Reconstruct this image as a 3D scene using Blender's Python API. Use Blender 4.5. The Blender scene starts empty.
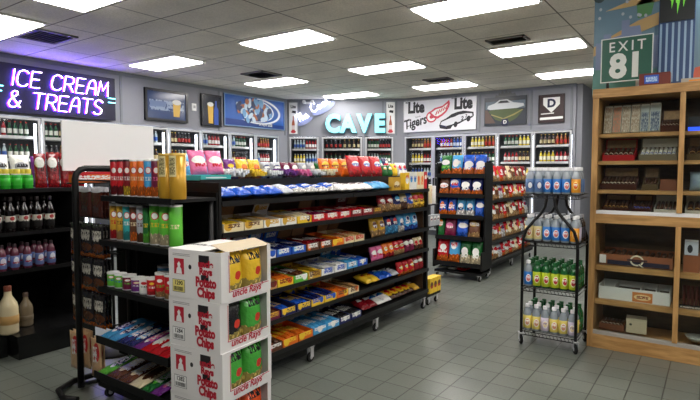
import bpy, bmesh, math, random
from mathutils import Vector, Matrix
random.seed(7)
PI = math.pi
sc = bpy.context.scene
COL = sc.collection
sc.view_settings.view_transform = 'Standard'
sc.view_settings.look = 'None'
sc.view_settings.gamma = 1
sc.view_settings.use_curve_mapping = False
sc.view_settings.exposure = .42

# ------------------------------------------------------------------ materials
def lin(c):
    return tuple(((v / 255) / 12.92 if v / 255 <= .04045 else ((v / 255 + .055) / 1.055) ** 2.4) for v in c) + (1,)

MC = {}
def mat(name, c=(128, 128, 128), rough=.5, metal=0, emit=None, strength=0, bump=0, bscale=60, spec=.5, noise=0, nscale=8):
    if name in MC: return MC[name]
    m = bpy.data.materials.new(name); m.use_nodes = True
    nt = m.node_tree; b = nt.nodes['Principled BSDF']
    b.inputs['Base Color'].default_value = lin(c)
    b.inputs['Roughness'].default_value = rough
    b.inputs['Metallic'].default_value = metal
    b.inputs['Specular IOR Level'].default_value = spec
    if emit:
        b.inputs['Emission Color'].default_value = lin(emit); b.inputs['Emission Strength'].default_value = strength
    if bump or noise:
        tc = nt.nodes.new('ShaderNodeTexCoord'); n = nt.nodes.new('ShaderNodeTexNoise')
        nt.links.new(tc.outputs['Object'], n.inputs['Vector'])
        if bump:
            n.inputs['Scale'].default_value = bscale
            bp = nt.nodes.new('ShaderNodeBump'); bp.inputs['Strength'].default_value = bump; bp.inputs['Distance'].default_value = .01
            nt.links.new(n.outputs['Fac'], bp.inputs['Height']); nt.links.new(bp.outputs['Normal'], b.inputs['Normal'])
        if noise:
            n2 = nt.nodes.new('ShaderNodeTexNoise'); n2.inputs['Scale'].default_value = nscale
            nt.links.new(tc.outputs['Object'], n2.inputs['Vector'])
            r = nt.nodes.new('ShaderNodeMixRGB'); l = lin(c)
            r.inputs[1].default_value = tuple(v * (1 - noise) for v in l[:3]) + (1,)
            r.inputs[2].default_value = tuple(min(1, v * (1 + noise)) for v in l[:3]) + (1,)
            nt.links.new(n2.outputs['Fac'], r.inputs[0]); nt.links.new(r.outputs[0], b.inputs['Base Color'])
    MC[name] = m
    return m

def glass(name, tint=(255, 255, 255), refl=.12, alpha=.95):
    if name in MC: return MC[name]
    m = bpy.data.materials.new(name); m.use_nodes = True; nt = m.node_tree
    nt.nodes.remove(nt.nodes['Principled BSDF'])
    t = nt.nodes.new('ShaderNodeBsdfTransparent'); g = nt.nodes.new('ShaderNodeBsdfGlossy')
    t.inputs[0].default_value = tuple(v * alpha for v in lin(tint)[:3]) + (1,)
    g.inputs['Roughness'].default_value = .03
    lw = nt.nodes.new('ShaderNodeFresnel'); lw.inputs['IOR'].default_value = 1.45
    ma = nt.nodes.new('ShaderNodeMath'); ma.operation = 'MULTIPLY'; ma.inputs[1].default_value = refl / .04 * .5
    ma.use_clamp = True
    ge = nt.nodes.new('ShaderNodeNewGeometry'); iv = nt.nodes.new('ShaderNodeMath'); iv.operation = 'SUBTRACT'; iv.inputs[0].default_value = 1
    nt.links.new(ge.outputs['Backfacing'], iv.inputs[1])
    m2 = nt.nodes.new('ShaderNodeMath'); m2.operation = 'MULTIPLY'; nt.links.new(lw.outputs[0], m2.inputs[0]); nt.links.new(iv.outputs[0], m2.inputs[1])
    nt.links.new(m2.outputs[0], ma.inputs[0])
    mx = nt.nodes.new('ShaderNodeMixShader')
    nt.links.new(ma.outputs[0], mx.inputs[0]); nt.links.new(t.outputs[0], mx.inputs[1]); nt.links.new(g.outputs[0], mx.inputs[2])
    nt.links.new(mx.outputs[0], nt.nodes['Material Output'].inputs[0])
    MC[name] = m
    return m

def art(name, base, logo=None, logo2=None, text=None, food=None, ell=(.5, .68, .34, .17), tb=(.42, .07, .36), fh=.3, rough=.35, top=None, th=.9, bump=.0, bscale=14, vax='Z', nz=0):
    """printed packaging: base colour, an oval emblem (logo, ring logo2), a line of lettering marks, a picture of the food below, a top band"""
    if name in MC: return MC[name]
    m = bpy.data.materials.new(name); m.use_nodes = True; nt = m.node_tree; N = nt.nodes; L = nt.links
    b = N['Principled BSDF']; b.inputs['Roughness'].default_value = rough
    tc = N.new('ShaderNodeTexCoord'); sp = N.new('ShaderNodeSeparateXYZ'); L.new(tc.outputs['Generated'], sp.inputs[0])
    u, v = sp.outputs['X'], sp.outputs[vax]
    def M(op, a, c=None, clamp=False):
        n = N.new('ShaderNodeMath'); n.operation = op; n.use_clamp = clamp
        for i, s in enumerate((a, c)):
            if s is None: continue
            if isinstance(s, (int, float)): n.inputs[i].default_value = s
            else: L.new(s, n.inputs[i])
        return n.outputs[0]
    def mixc(f, a, c):
        n = N.new('ShaderNodeMixRGB'); L.new(f, n.inputs[0])
        for i, s in ((1, a), (2, c)):
            if isinstance(s, tuple): n.inputs[i].default_value = lin(s)
            else: L.new(s, n.inputs[i])
        return n.outputs[0]
    cur = N.new('ShaderNodeRGB'); cur.outputs[0].default_value = lin(base); cur = cur.outputs[0]
    if food:
        vo = N.new('ShaderNodeTexVoronoi'); vo.inputs['Scale'].default_value = 4 + (sum(map(ord, name)) % 5); L.new(tc.outputs['Generated'], vo.inputs['Vector'])
        f2 = mixc(M('GREATER_THAN', vo.outputs['Distance'], .33), food, tuple(int(x * .68) for x in food))
        wob = N.new('ShaderNodeTexNoise'); wob.inputs['Scale'].default_value = 4; L.new(tc.outputs['Generated'], wob.inputs['Vector'])
        edge = M('ADD', M('MULTIPLY', wob.outputs['Fac'], .35), fh - .17)
        cur = mixc(M('LESS_THAN', v, edge), cur, f2)
    if top:
        cur = mixc(M('GREATER_THAN', v, th), cur, top)
    if logo:
        cu, cv, ru, rv = ell
        du = M('POWER', M('DIVIDE', M('ABSOLUTE', M('SUBTRACT', u, cu)), ru), 2)
        dv = M('POWER', M('DIVIDE', M('ABSOLUTE', M('SUBTRACT', v, cv)), rv), 2)
        e = M('ADD', du, dv)
        if logo2: cur = mixc(M('LESS_THAN', e, 1.0), cur, logo2); cur = mixc(M('LESS_THAN', e, .6), cur, logo)
        else: cur = mixc(M('LESS_THAN', e, 1.0), cur, logo)
    if text:
        tv, thh, tw = tb
        w = N.new('ShaderNodeTexNoise'); w.inputs['Scale'].default_value = 1
        mp = N.new('ShaderNodeMapping'); mp.inputs['Scale'].default_value = (16, 1, 9) if vax == 'Z' else (9, 14, 1); L.new(tc.outputs['Generated'], mp.inputs[0]); L.new(mp.outputs[0], w.inputs['Vector'])
        k = M('MULTIPLY', M('LESS_THAN', M('ABSOLUTE', M('SUBTRACT', v, tv)), thh), M('LESS_THAN', M('ABSOLUTE', M('SUBTRACT', u, .5)), tw))
        k = M('MULTIPLY', k, M('GREATER_THAN', w.outputs['Fac'], .46))
        cur = mixc(k, cur, text)
    L.new(cur, b.inputs['Base Color'])
    if bump:
        n = N.new('ShaderNodeTexNoise'); n.inputs['Scale'].default_value = bscale; L.new(tc.outputs['Object'], n.inputs['Vector'])
        bp = N.new('ShaderNodeBump'); bp.inputs['Strength'].default_value = bump; bp.inputs['Distance'].default_value = .02
        L.new(n.outputs['Fac'], bp.inputs['Height']); L.new(bp.outputs[0], b.inputs['Normal'])
    MC[name] = m
    return m

# ------------------------------------------------------------------ mesh helpers
def box(bm, x0, x1, y0, y1, z0, z1, mi=0):
    vs = [bm.verts.new(p) for p in ((x0, y0, z0), (x1, y0, z0), (x1, y1, z0), (x0, y1, z0), (x0, y0, z1), (x1, y0, z1), (x1, y1, z1), (x0, y1, z1))]
    for q in ((0, 3, 2, 1), (4, 5, 6, 7), (0, 1, 5, 4), (1, 2, 6, 5), (2, 3, 7, 6), (3, 0, 4, 7)):
        bm.faces.new([vs[i] for i in q]).material_index = mi

def hexa(bm, pts, mi=0):
    vs = [bm.verts.new(p) for p in pts]
    for q in ((0, 3, 2, 1), (4, 5, 6, 7), (0, 1, 5, 4), (1, 2, 6, 5), (2, 3, 7, 6), (3, 0, 4, 7)):
        bm.faces.new([vs[i] for i in q]).material_index = mi

def lathe(bm, prof, n=12, cx=0, cy=0, mi=0, z0=0, mis=None):
    rings = []
    for r, z in prof:
        rings.append([bm.verts.new((cx + r * math.cos(2 * PI * k / n), cy + r * math.sin(2 * PI * k / n), z0 + z)) for k in range(n)] if r > 1e-5 else [bm.verts.new((cx, cy, z0 + z))])
    for i in range(len(rings) - 1):
        a, b = rings[i], rings[i + 1]; m = mis[i] if mis else mi
        for k in range(n):
            if len(a) == 1 and len(b) == 1: continue
            if len(a) == 1: f = bm.faces.new((a[0], b[(k + 1) % n], b[k]))
            elif len(b) == 1: f = bm.faces.new((a[k], a[(k + 1) % n], b[0]))
            else: f = bm.faces.new((a[k], a[(k + 1) % n], b[(k + 1) % n], b[k]))
            f.material_index = m; f.smooth = True

def tube(bm, pts, r, n=8, mi=0, closed=False):
    P = [Vector(p) for p in pts]; rings = []; up = None
    for i, p in enumerate(P):
        if closed: t = (P[(i + 1) % len(P)] - P[i - 1])
        else: t = (P[min(i + 1, len(P) - 1)] - P[max(i - 1, 0)])
        t.normalize()
        if up is None:
            up = Vector((0, 0, 1)) if abs(t.z) < .9 else Vector((1, 0, 0))
        s = t.cross(up).normalized(); up = s.cross(t).normalized()
        rings.append([bm.verts.new(p + r * (math.cos(2 * PI * k / n) * s + math.sin(2 * PI * k / n) * up)) for k in range(n)])
    m = len(rings)
    for i in range(m if closed else m - 1):
        a, b = rings[i], rings[(i + 1) % m]
        for k in range(n):
            f = bm.faces.new((a[k], a[(k + 1) % n], b[(k + 1) % n], b[k])); f.smooth = True; f.material_index = mi
    if not closed:
        for q in (rings[0], rings[-1]):
            try: bm.faces.new(q).material_index = mi
            except ValueError: pass

def poly(bm, pts, y=0, d=.002, mi=0):
    """flat shape in the local x-z plane, front facing -y, with thickness d"""
    a = [bm.verts.new((p[0], y - d, p[1])) for p in pts]; b = [bm.verts.new((p[0], y, p[1])) for p in pts]
    n = len(pts)
    bm.faces.new(a).material_index = mi; bm.faces.new(b[::-1]).material_index = mi
    for k in range(n): bm.faces.new((a[k], b[k], b[(k + 1) % n], a[(k + 1) % n])).material_index = mi

def ellpts(cx, cz, rx, rz, n=20, rot=0, a0=0, a1=2 * PI):
    o = []
    for k in range(n):
        t = a0 + (a1 - a0) * k / (n if abs(a1 - a0 - 2 * PI) < 1e-6 else n - 1)
        x, z = rx * math.cos(t), rz * math.sin(t)
        o.append((cx + x * math.cos(rot) - z * math.sin(rot), cz + x * math.sin(rot) + z * math.cos(rot)))
    return o

def mesh(bm, name, mats, bevel=0, recalc=True):
    if bevel:
        bmesh.ops.bevel(bm, geom=[e for e in bm.edges if e.is_manifold and e.calc_face_angle(0) > .6], offset=bevel, segments=2, affect='EDGES', profile=.5)
    if recalc: bmesh.ops.recalc_face_normals(bm, faces=bm.faces)
    me = bpy.data.meshes.new(name); bm.to_mesh(me); bm.free()
    for m in (mats if isinstance(mats, (list, tuple)) else [mats]): me.materials.append(m)
    return me

def link(name, me, parent=None, loc=(0, 0, 0), rot=(0, 0, 0), scale=None):
    o = bpy.data.objects.new(name, me); COL.objects.link(o)
    o.parent = parent; o.location = loc; o.rotation_euler = rot
    if scale: o.scale = scale
    return o

def obj(name, bm, mats, parent=None, loc=(0, 0, 0), rot=(0, 0, 0), bevel=0):
    return link(name, mesh(bm, name, mats, bevel), parent, loc, rot)

LAB = {}
def tag(o, label, cat, group=None, kind=None):
    n = len(label.split())
    if not 4 <= n <= 16: print('LABELLEN', n, label)
    o['label'] = label; o['category'] = cat
    if group: o['group'] = group
    if kind: o['kind'] = kind
    LAB.setdefault(label, []).append(o.name)
    return o

def thing(name, label, cat, loc=(0, 0, 0), rz=0, group=None):
    o = link(name, None, None, loc, (0, 0, rz)); o.empty_display_size = .05
    return tag(o, label, cat, group)

def struct(name, bm, mats, parent=None, loc=(0, 0, 0), rot=(0, 0, 0), bevel=0):
    o = obj(name, bm, mats, parent, loc, rot, bevel)
    if parent is None: o['kind'] = 'structure'
    return o

def dup(src, loc, rz=None, label=None, group=None):
    r = src.copy(); COL.objects.link(r); r.location = loc
    if rz is not None: r.rotation_euler = (0, 0, rz)
    if label: r['label'] = label; LAB.setdefault(label, []).append(r.name)
    if group: r['group'] = group
    for ch in list(src.children):
        c = ch.copy(); COL.objects.link(c); c.parent = r
        for g in ch.children:
            d = g.copy(); COL.objects.link(d); d.parent = c
    return r

def text(name, body, size, m, parent, loc, rot=(PI / 2, 0, 0), ext=.001, bold=0, shear=0, sx=1, align='CENTER', spacing=1):
    cu = bpy.data.curves.new(name, 'FONT'); cu.body = body; cu.size = size; cu.extrude = ext; cu.offset = bold; cu.shear = shear
    cu.align_x = align; cu.align_y = 'CENTER'; cu.space_character = spacing; cu.resolution_u = 3; cu.space_line = .8
    t = bpy.data.objects.new(name, cu); COL.objects.link(t)
    dg = bpy.context.evaluated_depsgraph_get()
    me = bpy.data.meshes.new_from_object(t.evaluated_get(dg))
    bpy.data.objects.remove(t); bpy.data.curves.remove(cu)
    me.materials.clear(); me.materials.append(m)
    o = link(name, me, parent, loc, rot)
    if sx != 1: o.scale = (sx, 1, 1)
    return o

# ------------------------------------------------------------------ shared materials
BLACK = mat('black_metal', (10, 10, 11), .5, 0, spec=.35)
BLACKM = mat('black_matt', (10, 10, 11), .8, spec=.2)
BROWNPEG = mat('brown_board', (92, 66, 45), .7)
GREYW = mat('wall_paint', (140, 142, 150), .75, noise=.03)
ALU = mat('aluminium', (190, 192, 195), .35, .6)
WHITE = mat('white_plastic', (235, 235, 235), .4)
PAPER = mat('white_card', (240, 240, 238), .6)
CHROME = mat('chrome', (205, 205, 208), .3, .35)
RUBBER = mat('wheel_rubber', (20, 20, 20), .8)
GLASS = glass('clear_glass', (255, 255, 255), .05, .93)
# ------------------------------------------------------------------ camera
cd = bpy.data.cameras.new('camera'); cam = bpy.data.objects.new('camera', cd); COL.objects.link(cam)
cam.location = (0, 0, 1.5); cam.rotation_euler = (PI / 2 - math.radians(3.289), 0, math.radians(35.14))
cd.sensor_width = 36; cd.lens = 36 * 522 / 700; cd.clip_start = .05; cd.clip_end = 60
sc.camera = cam
CH = 3.18

# ------------------------------------------------------------------ floor: square quarry tiles with dark grout
def grid_mat(name, c1, c2, grout_shade, w, h, ox, oy, mortar, rough, bump=.15, speck=0):
    m = bpy.data.materials.new(name); m.use_nodes = True; nt = m.node_tree; N = nt.nodes; L = nt.links; b = N['Principled BSDF']
    tc = N.new('ShaderNodeTexCoord'); mp = N.new('ShaderNodeMapping'); mp.inputs['Location'].default_value = (-ox, -oy, 0)
    L.new(tc.outputs['Object'], mp.inputs[0])
    br = N.new('ShaderNodeTexBrick'); br.offset = 0; br.squash = 1
    br.inputs['Scale'].default_value = 1; br.inputs['Brick Width'].default_value = w; br.inputs['Row Height'].default_value = h
    br.inputs['Mortar Size'].default_value = mortar; br.inputs['Mortar Smooth'].default_value = .2
    br.inputs['Color1'].default_value = lin(c1); br.inputs['Color2'].default_value = lin(c2); br.inputs['Mortar'].default_value = lin(grout_shade)
    L.new(mp.outputs[0], br.inputs['Vector'])
    n = N.new('ShaderNodeTexNoise'); n.inputs['Scale'].default_value = 1.3; n.inputs['Detail'].default_value = 6; L.new(tc.outputs['Object'], n.inputs['Vector'])
    mr = N.new('ShaderNodeMapRange'); mr.inputs[1].default_value = .3; mr.inputs[2].default_value = .7; mr.inputs[3].default_value = .86; mr.inputs[4].default_value = 1.12
    L.new(n.outputs['Fac'], mr.inputs[0])
    mu = N.new('ShaderNodeMixRGB'); mu.blend_type = 'MULTIPLY'; mu.inputs[0].default_value = 1; L.new(br.outputs['Color'], mu.inputs[1]); L.new(mr.outputs[0], mu.inputs[2])
    out = mu.outputs[0]
    if speck:
        n2 = N.new('ShaderNodeTexNoise'); n2.inputs['Scale'].default_value = 70; n2.inputs['Detail'].default_value = 3; L.new(tc.outputs['Object'], n2.inputs['Vector'])
        m2 = N.new('ShaderNodeMapRange'); m2.inputs[1].default_value = .35; m2.inputs[2].default_value = .65; m2.inputs[3].default_value = 1 - speck; m2.inputs[4].default_value = 1 + speck
        L.new(n2.outputs['Fac'], m2.inputs[0])
        mu2 = N.new('ShaderNodeMixRGB'); mu2.blend_type = 'MULTIPLY'; mu2.inputs[0].default_value = 1; L.new(out, mu2.inputs[1]); L.new(m2.outputs[0], mu2.inputs[2]); out = mu2.outputs[0]
    L.new(out, b.inputs['Base Color'])
    b.inputs['Roughness'].default_value = rough
    bp = N.new('ShaderNodeBump'); bp.inputs['Strength'].default_value = bump; bp.inputs['Distance'].default_value = .004; bp.invert = True
    L.new(br.outputs['Fac'], bp.inputs['Height']); L.new(bp.outputs[0], b.inputs['Normal'])
    return m
FLOOR = grid_mat('floor_tile', (110, 115, 107), (102, 107, 100), (50, 51, 47), .2035, .205, -.864, 3.103, .0042, .30, .5, .06)
CEIL = grid_mat('ceiling_tile', (232, 226, 212), (226, 220, 207), (120, 114, 104), 1.22, .58, -7.56, 2.46, .009, .9, .1, .10)  # dark lines paint the shadow along the ceiling grid into the colour
bm = bmesh.new(); box(bm, -9.5, 3.5, -3.5, 13.5, -.1, 0); struct('floor', bm, FLOOR)
bm = bmesh.new(); box(bm, -9.5, 3.5, -3.5, 13.5, CH, CH + .1); struct('ceiling', bm, CEIL)

# walls, with the door openings left out below 2.30 m
DOORH = 2.30
def wallpiece(name, ang, origin, boxes, mats=GREYW):
    bm = bmesh.new()
    for b_ in boxes: box(bm, *b_)
    return struct(name, bm, mats, None, (origin[0], origin[1], 0), (0, 0, ang))
AD = math.atan2(1.5, 2.35)
# left wall: local x runs along +Y, front faces +X
wallpiece('wall_left', PI / 2, (-8.45, -3.5), [(0, 12.9, 0, .1, DOORH, CH), (0, 5.0, 0, .1, 0, DOORH), (12.57, 12.9, 0, .1, 0, DOORH)])
wallpiece('wall_diagonal', AD, (-8.45, 9.4), [(0, 2.788, 0, .1, DOORH, CH), (0, .05, 0, .1, 0, DOORH), (.76, .825, 0, .1, 0, DOORH), (1.795, 1.855, 0, .1, 0, DOORH), (2.535, 2.788, 0, .1, 0, DOORH)])
wallpiece('wall_back', 0, (-6.1, 10.9), [(0, 3.8, 0, .1, DOORH, CH), (0, .025, 0, .1, 0, DOORH), (3.745, 3.8, 0, .1, 0, DOORH)])
wallpiece('wall_return', -PI / 2, (-2.3, 13.4), [(0, 2.4, -.001, .1, 0, CH)]).rotation_euler = (0, 0, -PI / 2)
bm = bmesh.new(); box(bm, -2.4, 3.5, 13.4, 13.5, 0, CH); struct('wall_far', bm, GREYW)
bm = bmesh.new(); box(bm, 3.4, 3.5, -3.5, 13.4, 0, CH); struct('wall_right', bm, GREYW)
bm = bmesh.new(); box(bm, -8.45, 3.4, -3.5, -3.4, 0, CH); struct('wall_front', bm, GREYW)
# panel seams and the dark trim under the ceiling
SEAM = mat('wall_seam', (122, 126, 133), .7)
def trims(i, ang, origin, L_, seams):
    bm = bmesh.new(); box(bm, 0, L_, -.015, 0, CH - .06, CH)
    for s in seams: box(bm, s - .02, s + .02, -.012, 0, DOORH + .02, CH - .06)
    struct('trim_%d' % i, bm, SEAM, None, (origin[0], origin[1], 0), (0, 0, ang))
trims(1, PI / 2, (-8.45, -3.4), 12.8, [8.55, 10.71, 12.72])
trims(2, AD, (-8.45, 9.4), 2.788, [.3, 2.28, 2.6])
trims(3, 0, (-6.1, 10.9), 3.8, [.1, 1.86, 2.95, 3.72])

# ------------------------------------------------------------------ ceiling lights
LIGHTM = mat('light_diffuser', (255, 255, 255), .5, emit=(255, 250, 244), strength=15)
def light_meshes():
    bm = bmesh.new(); W, D = .60, .285
    for b_ in ((-W, W, -D, -D + .03), (-W, W, D - .03, D), (-W, -W + .03, -D + .03, D - .03), (W - .03, W, -D + .03, D - .03)): box(bm, *b_, -.015, 0)
    fr = mesh(bm, 'light_frame', WHITE)
    bm = bmesh.new(); box(bm, -W + .03, W - .03, -D + .03, D - .03, -.028, -.002)
    return fr, mesh(bm, 'diffuser', LIGHTM)
fr_me, df_me = light_meshes()
LX = [(-6.95, 'left'), (-4.5, 'middle'), (-2.08, 'right')]; LYs = [(2.70, 'nearest'), (5.13, 'second'), (7.42, 'third'), (9.66, 'farthest')]
for lx, nx in LX:
    for ly, ny in LYs:
        if nx == 'right' and ny == 'nearest': lab = 'fluorescent ceiling panel above the glass cigar cabinet aisle nearest the camera'
        lab = 'rectangular fluorescent ceiling panel, %s of the four along the %s ceiling row' % (ny, nx)
        x_ = lx + (.18 if (nx == 'left' and ny == 'farthest') else (-.12 if nx == 'middle' and ny == 'second' else 0)) + (-.2 if nx == 'left' and ny == 'second' else 0)
        if nx == 'middle' and ny == 'nearest': x_ = -4.92
        t = thing('ceiling_light', lab, 'light', (x_, ly, CH - .001), 0, 'fluorescent ceiling panels')
        link('frame', fr_me, t); link('diffuser', df_me, t)
for x_, ys_ in ((-2.08, (.3,)), (.36, (9.66, 7.42, 5.13, 2.7, .3)), (2.6, (7.42, 2.7))):
    for y_ in ys_:
        t = thing('ceiling_light', 'rectangular fluorescent ceiling panel outside the picture, over the front of the shop', 'light', (x_, y_, CH - .001), 0, 'ceiling panels over the shop front')
        link('frame', fr_me, t); link('diffuser', df_me, t)
# ceiling vents
VENT = mat('vent_metal', (120, 117, 110), .5, .2); VD = mat('vent_dark', (44, 42, 40), .7)
for (x_, y_, w_, d_, lab) in ((-6.95, 3.25, .6, .5, 'louvred ceiling vent above the purple neon sign'), (-6.6, 6.68, .52, .5, 'louvred ceiling vent beside the light over the blue poster'),
                          (-2.27, 6.75, .5, .28, 'small louvred ceiling vent beside the light over the right aisle'), (-4.3, 8.95, .5, .3, 'small dark ceiling vent near the beer posters on the back wall')):
    t = thing('ceiling_vent', lab, 'vent', (x_, y_, CH - .001), 0, 'ceiling vents')
    bm = bmesh.new(); box(bm, -w_ / 2, w_ / 2, -d_ / 2, d_ / 2, -.006, -.001); obj('backing', bm, VD, t)
    bm = bmesh.new(); w, d = w_ / 2, d_ / 2
    for b_ in ((-w, w, -d, -d + .03), (-w, w, d - .03, d), (-w, -w + .03, -d, d), (w - .03, w, -d, d)): box(bm, *b_, -.02, 0)
    obj('frame', bm, VENT, t)
    bm = bmesh.new(); n = int(d_ / .05)
    for k in range(1, n): hexa(bm, [(-w, -d + k * .05, -.02), (w, -d + k * .05, -.02), (w, -d + k * .05 + .006, -.018), (-w, -d + k * .05 + .006, -.018), (-w, -d + k * .05 + .02, -.004), (w, -d + k * .05 + .02, -.004), (w, -d + k * .05 + .026, -.002), (-w, -d + k * .05 + .026, -.002)])
    o = obj('slat', bm, VENT, t); o['kind'] = 'stuff'

# ------------------------------------------------------------------ glass-door coolers
DARKIN = mat('cooler_interior', (70, 72, 74), .6); SHELFW = mat('cooler_shelf', (205, 205, 200), .5)
LEDM = mat('cooler_led', (255, 255, 255), .5, emit=(235, 242, 255), strength=6)
DARKPAD = mat('cooler_gasket', (52, 54, 58), .6)
def door_meshes(w, h):
    bm = bmesh.new(); f = .035
    for b_ in ((0, f, 0, h), (w - f, w, 0, h), (f, w - f, 0, f), (f, w - f, h - f, h)): box(bm, b_[0], b_[1], -.035, 0, b_[2], b_[3])
    fr = mesh(bm, 'door_frame', ALU, .004)
    bm = bmesh.new()
    g = .05
    for b_ in ((f, g, f, h - f), (w - g, w - f, f, h - f), (g, w - g, f, g), (g, w - g, h - g, h - f)): box(bm, b_[0], b_[1], -.025, -.008, b_[2], b_[3])
    ga = mesh(bm, 'gasket', DARKPAD)
    bm = bmesh.new(); box(bm, g, w - g, -.02, -.014, g, h - g); gl = mesh(bm, 'glass_pane', GLASS)
    bm = bmesh.new(); box(bm, .01, .03, -.075, -.05, .9, 1.2); box(bm, .01, .03, -.05, -.034, .9, .92); box(bm, .01, .03, -.05, -.034, 1.18, 1.2); hd = mesh(bm, 'door_handle', BLACK)
    return fr, ga, gl, hd
def bottle_mesh(name, prof, glassm, labm, capm, lz, cz, n=8):
    bm = bmesh.new(); mis = []
    for i in range(len(prof) - 1):
        zc = (prof[i][1] + prof[i + 1][1]) / 2
        mis.append(2 if zc > cz else (1 if lz[0] < zc < lz[1] else 0))
    lathe(bm, prof, n, mis=mis); return mesh(bm, name, [glassm, labm, capm], recalc=True)
BEER = [(0, 0), (.03, 0), (.031, .02), (.031, .05), (.0315, .052), (.0315, .12), (.031, .122), (.029, .15), (.014, .19), (.012, .215), (.0145, .216), (.0145, .23), (0, .23)]
def gl(n, c): return mat('bottle_' + n, c, .12, 0, spec=.8)
beers = {}
for nm, g, l, c in (('brown', (66, 36, 16), (225, 205, 150), (200, 170, 60)), ('green', (20, 76, 38), (230, 230, 215), (190, 40, 35)), ('amber', (150, 84, 22), (190, 40, 32), (240, 220, 120)),
                    ('clear', (175, 190, 190), (60, 100, 180), (235, 235, 235)), ('yellow', (222, 196, 60), (245, 240, 210), (240, 240, 240)), ('red', (160, 30, 34), (240, 235, 225), (30, 30, 34)), ('blue', (38, 80, 160), (225, 230, 240), (220, 220, 225)), ('dark', (24, 20, 22), (190, 50, 40), (180, 180, 180))):
    beers[nm] = bottle_mesh('beer_' + nm, BEER, gl(nm, g), mat('beerlabel_' + nm, l, .5), mat('beercap_' + nm, c, .4), (.05, .121), .215, 7)
def cooler_run(wname, ang, origin, starts, w, depth, rows, kinds, names, led=True, zbot=.12):
    ca, sa = math.cos(ang), math.sin(ang)
    def W(x, y, z): return (origin[0] + x * ca - y * sa, origin[1] + x * sa + y * ca, z)
    fr, ga, gp, hd = door_meshes(w, DOORH - zbot - .02)
    bm = bmesh.new(); box(bm, starts[0] - .05, starts[-1] + w + .05, .005, .10, 0, zbot)
    x0, x1 = starts[0] - .03, starts[-1] + w + .03
    box(bm, x0 - .02, x1 + .02, depth, depth + .03, 0, DOORH + .05); box(bm, x0 - .02, x0, .1, depth, 0, DOORH + .05); box(bm, x1, x1 + .02, .1, depth, 0, DOORH + .05)
    box(bm, x0, x1, .1, depth, DOORH, DOORH + .03); box(bm, x0, x1, .1, depth, zbot - .02, zbot)
    struct('wall_%s' % wname, bm, DARKIN, None, (origin[0], origin[1], 0), (0, 0, ang))
    shelf_bm = bmesh.new(); box(shelf_bm, .02, w - .02, .16, depth - .05, -.015, 0); box(shelf_bm, .02, w - .02, .15, .16, -.03, .015)
    sm = mesh(shelf_bm, 'cooler_shelf', SHELFW)
    lb = bmesh.new(); box(lb, w - .045, w - .015, .06, .085, .3, DOORH - zbot - .1); ledme = mesh(lb, 'cooler_led', LEDM)
    tb = bmesh.new(); box(tb, .08, w - .08, .11, .14, -.03, -.01); topled = mesh(tb, 'cooler_led', LEDM)
    for i, s in enumerate(starts):
        nm = names[i]
        t = thing('cooler_door', 'aluminium framed glass cooler door, %s' % nm, 'door', W(s, 0, zbot), ang, 'glass cooler doors')
        link('door_frame', fr, t); link('gasket', ga, t); link('glass_pane', gp, t); link('door_handle', hd, t)
        c = thing('cooler_cabinet', 'lit cooler shelving behind the glass door %s' % nm, 'cooler', W(s, 0, zbot), ang, 'cooler shelving')
        for z in rows: link('cooler_shelf', sm, c, (0, 0, z - zbot))
        link('light_strip', ledme, c); link('light_strip', topled, c, (0, 0, DOORH - zbot))
        for r, z in enumerate(rows[:3]):
            if r == 2 and not led: continue
            k = kinds[(i * 3 + r * 2) % len(kinds)]; k2 = kinds[(i * 3 + r * 2 + 1) % len(kinds)]
            n = 8
            for j in range(n):
                kk = k if j < n // 2 else k2
                o = link('bottle', beers[kk], None, W(s + .09 + j * (w - .18) / (n - 1), .22, z + .001), (0, 0, ang))
                tag(o, '%s bottle on cooler shelf %s, behind door %s' % (kk, ('one', 'two', 'three')[r], nm), 'bottle', 'bottles in the coolers')
    return W
cooler_run('cooler_left', PI / 2, (-8.45, 1.55), [.03 + .75 * k for k in range(10)], .73, .8, [2.0, 1.66, 1.32], ['clear', 'green', 'brown', 'dark', 'amber', 'clear', 'red', 'green'],
    ['far left, mostly out of view', 'left of the neon sign start', 'first under the neon sign', 'second under the neon sign', 'under the neon sign end', 'behind the white blank sign', 'under the dark framed beer screen', 'under the tall beer glass poster', 'under left half of blue poster', 'under right half of blue poster'], led=False)
for s, w, k, nm in ((.06, .69, ['clear', 'red', 'yellow', 'clear'], 'under the slanted neon script sign'), (.835, .95, ['dark', 'brown', 'green', 'dark'], 'under the letters C and A'), (1.865, .66, ['green', 'dark', 'clear', 'green'], 'under the letters V and E')):
    cooler_run('cooler_diagonal', AD, (-8.45, 9.4), [s], w, .8, [2.0, 1.66, 1.32], k, [nm], led=False)
cooler_run('cooler_back', 0, (-6.1, 10.9), [.03 + .745 * k for k in range(5)], .73, .8, [2.0, 1.66, 1.32], ['brown', 'amber', 'yellow', 'red', 'blue', 'clear', 'yellow', 'amber', 'brown', 'green', 'yellow', 'red'],
    ['under the black script team lettering', 'under the winged wheel emblem', 'under the printed race car', 'under the ballpark poster', 'under the home plate picture'])

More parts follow.
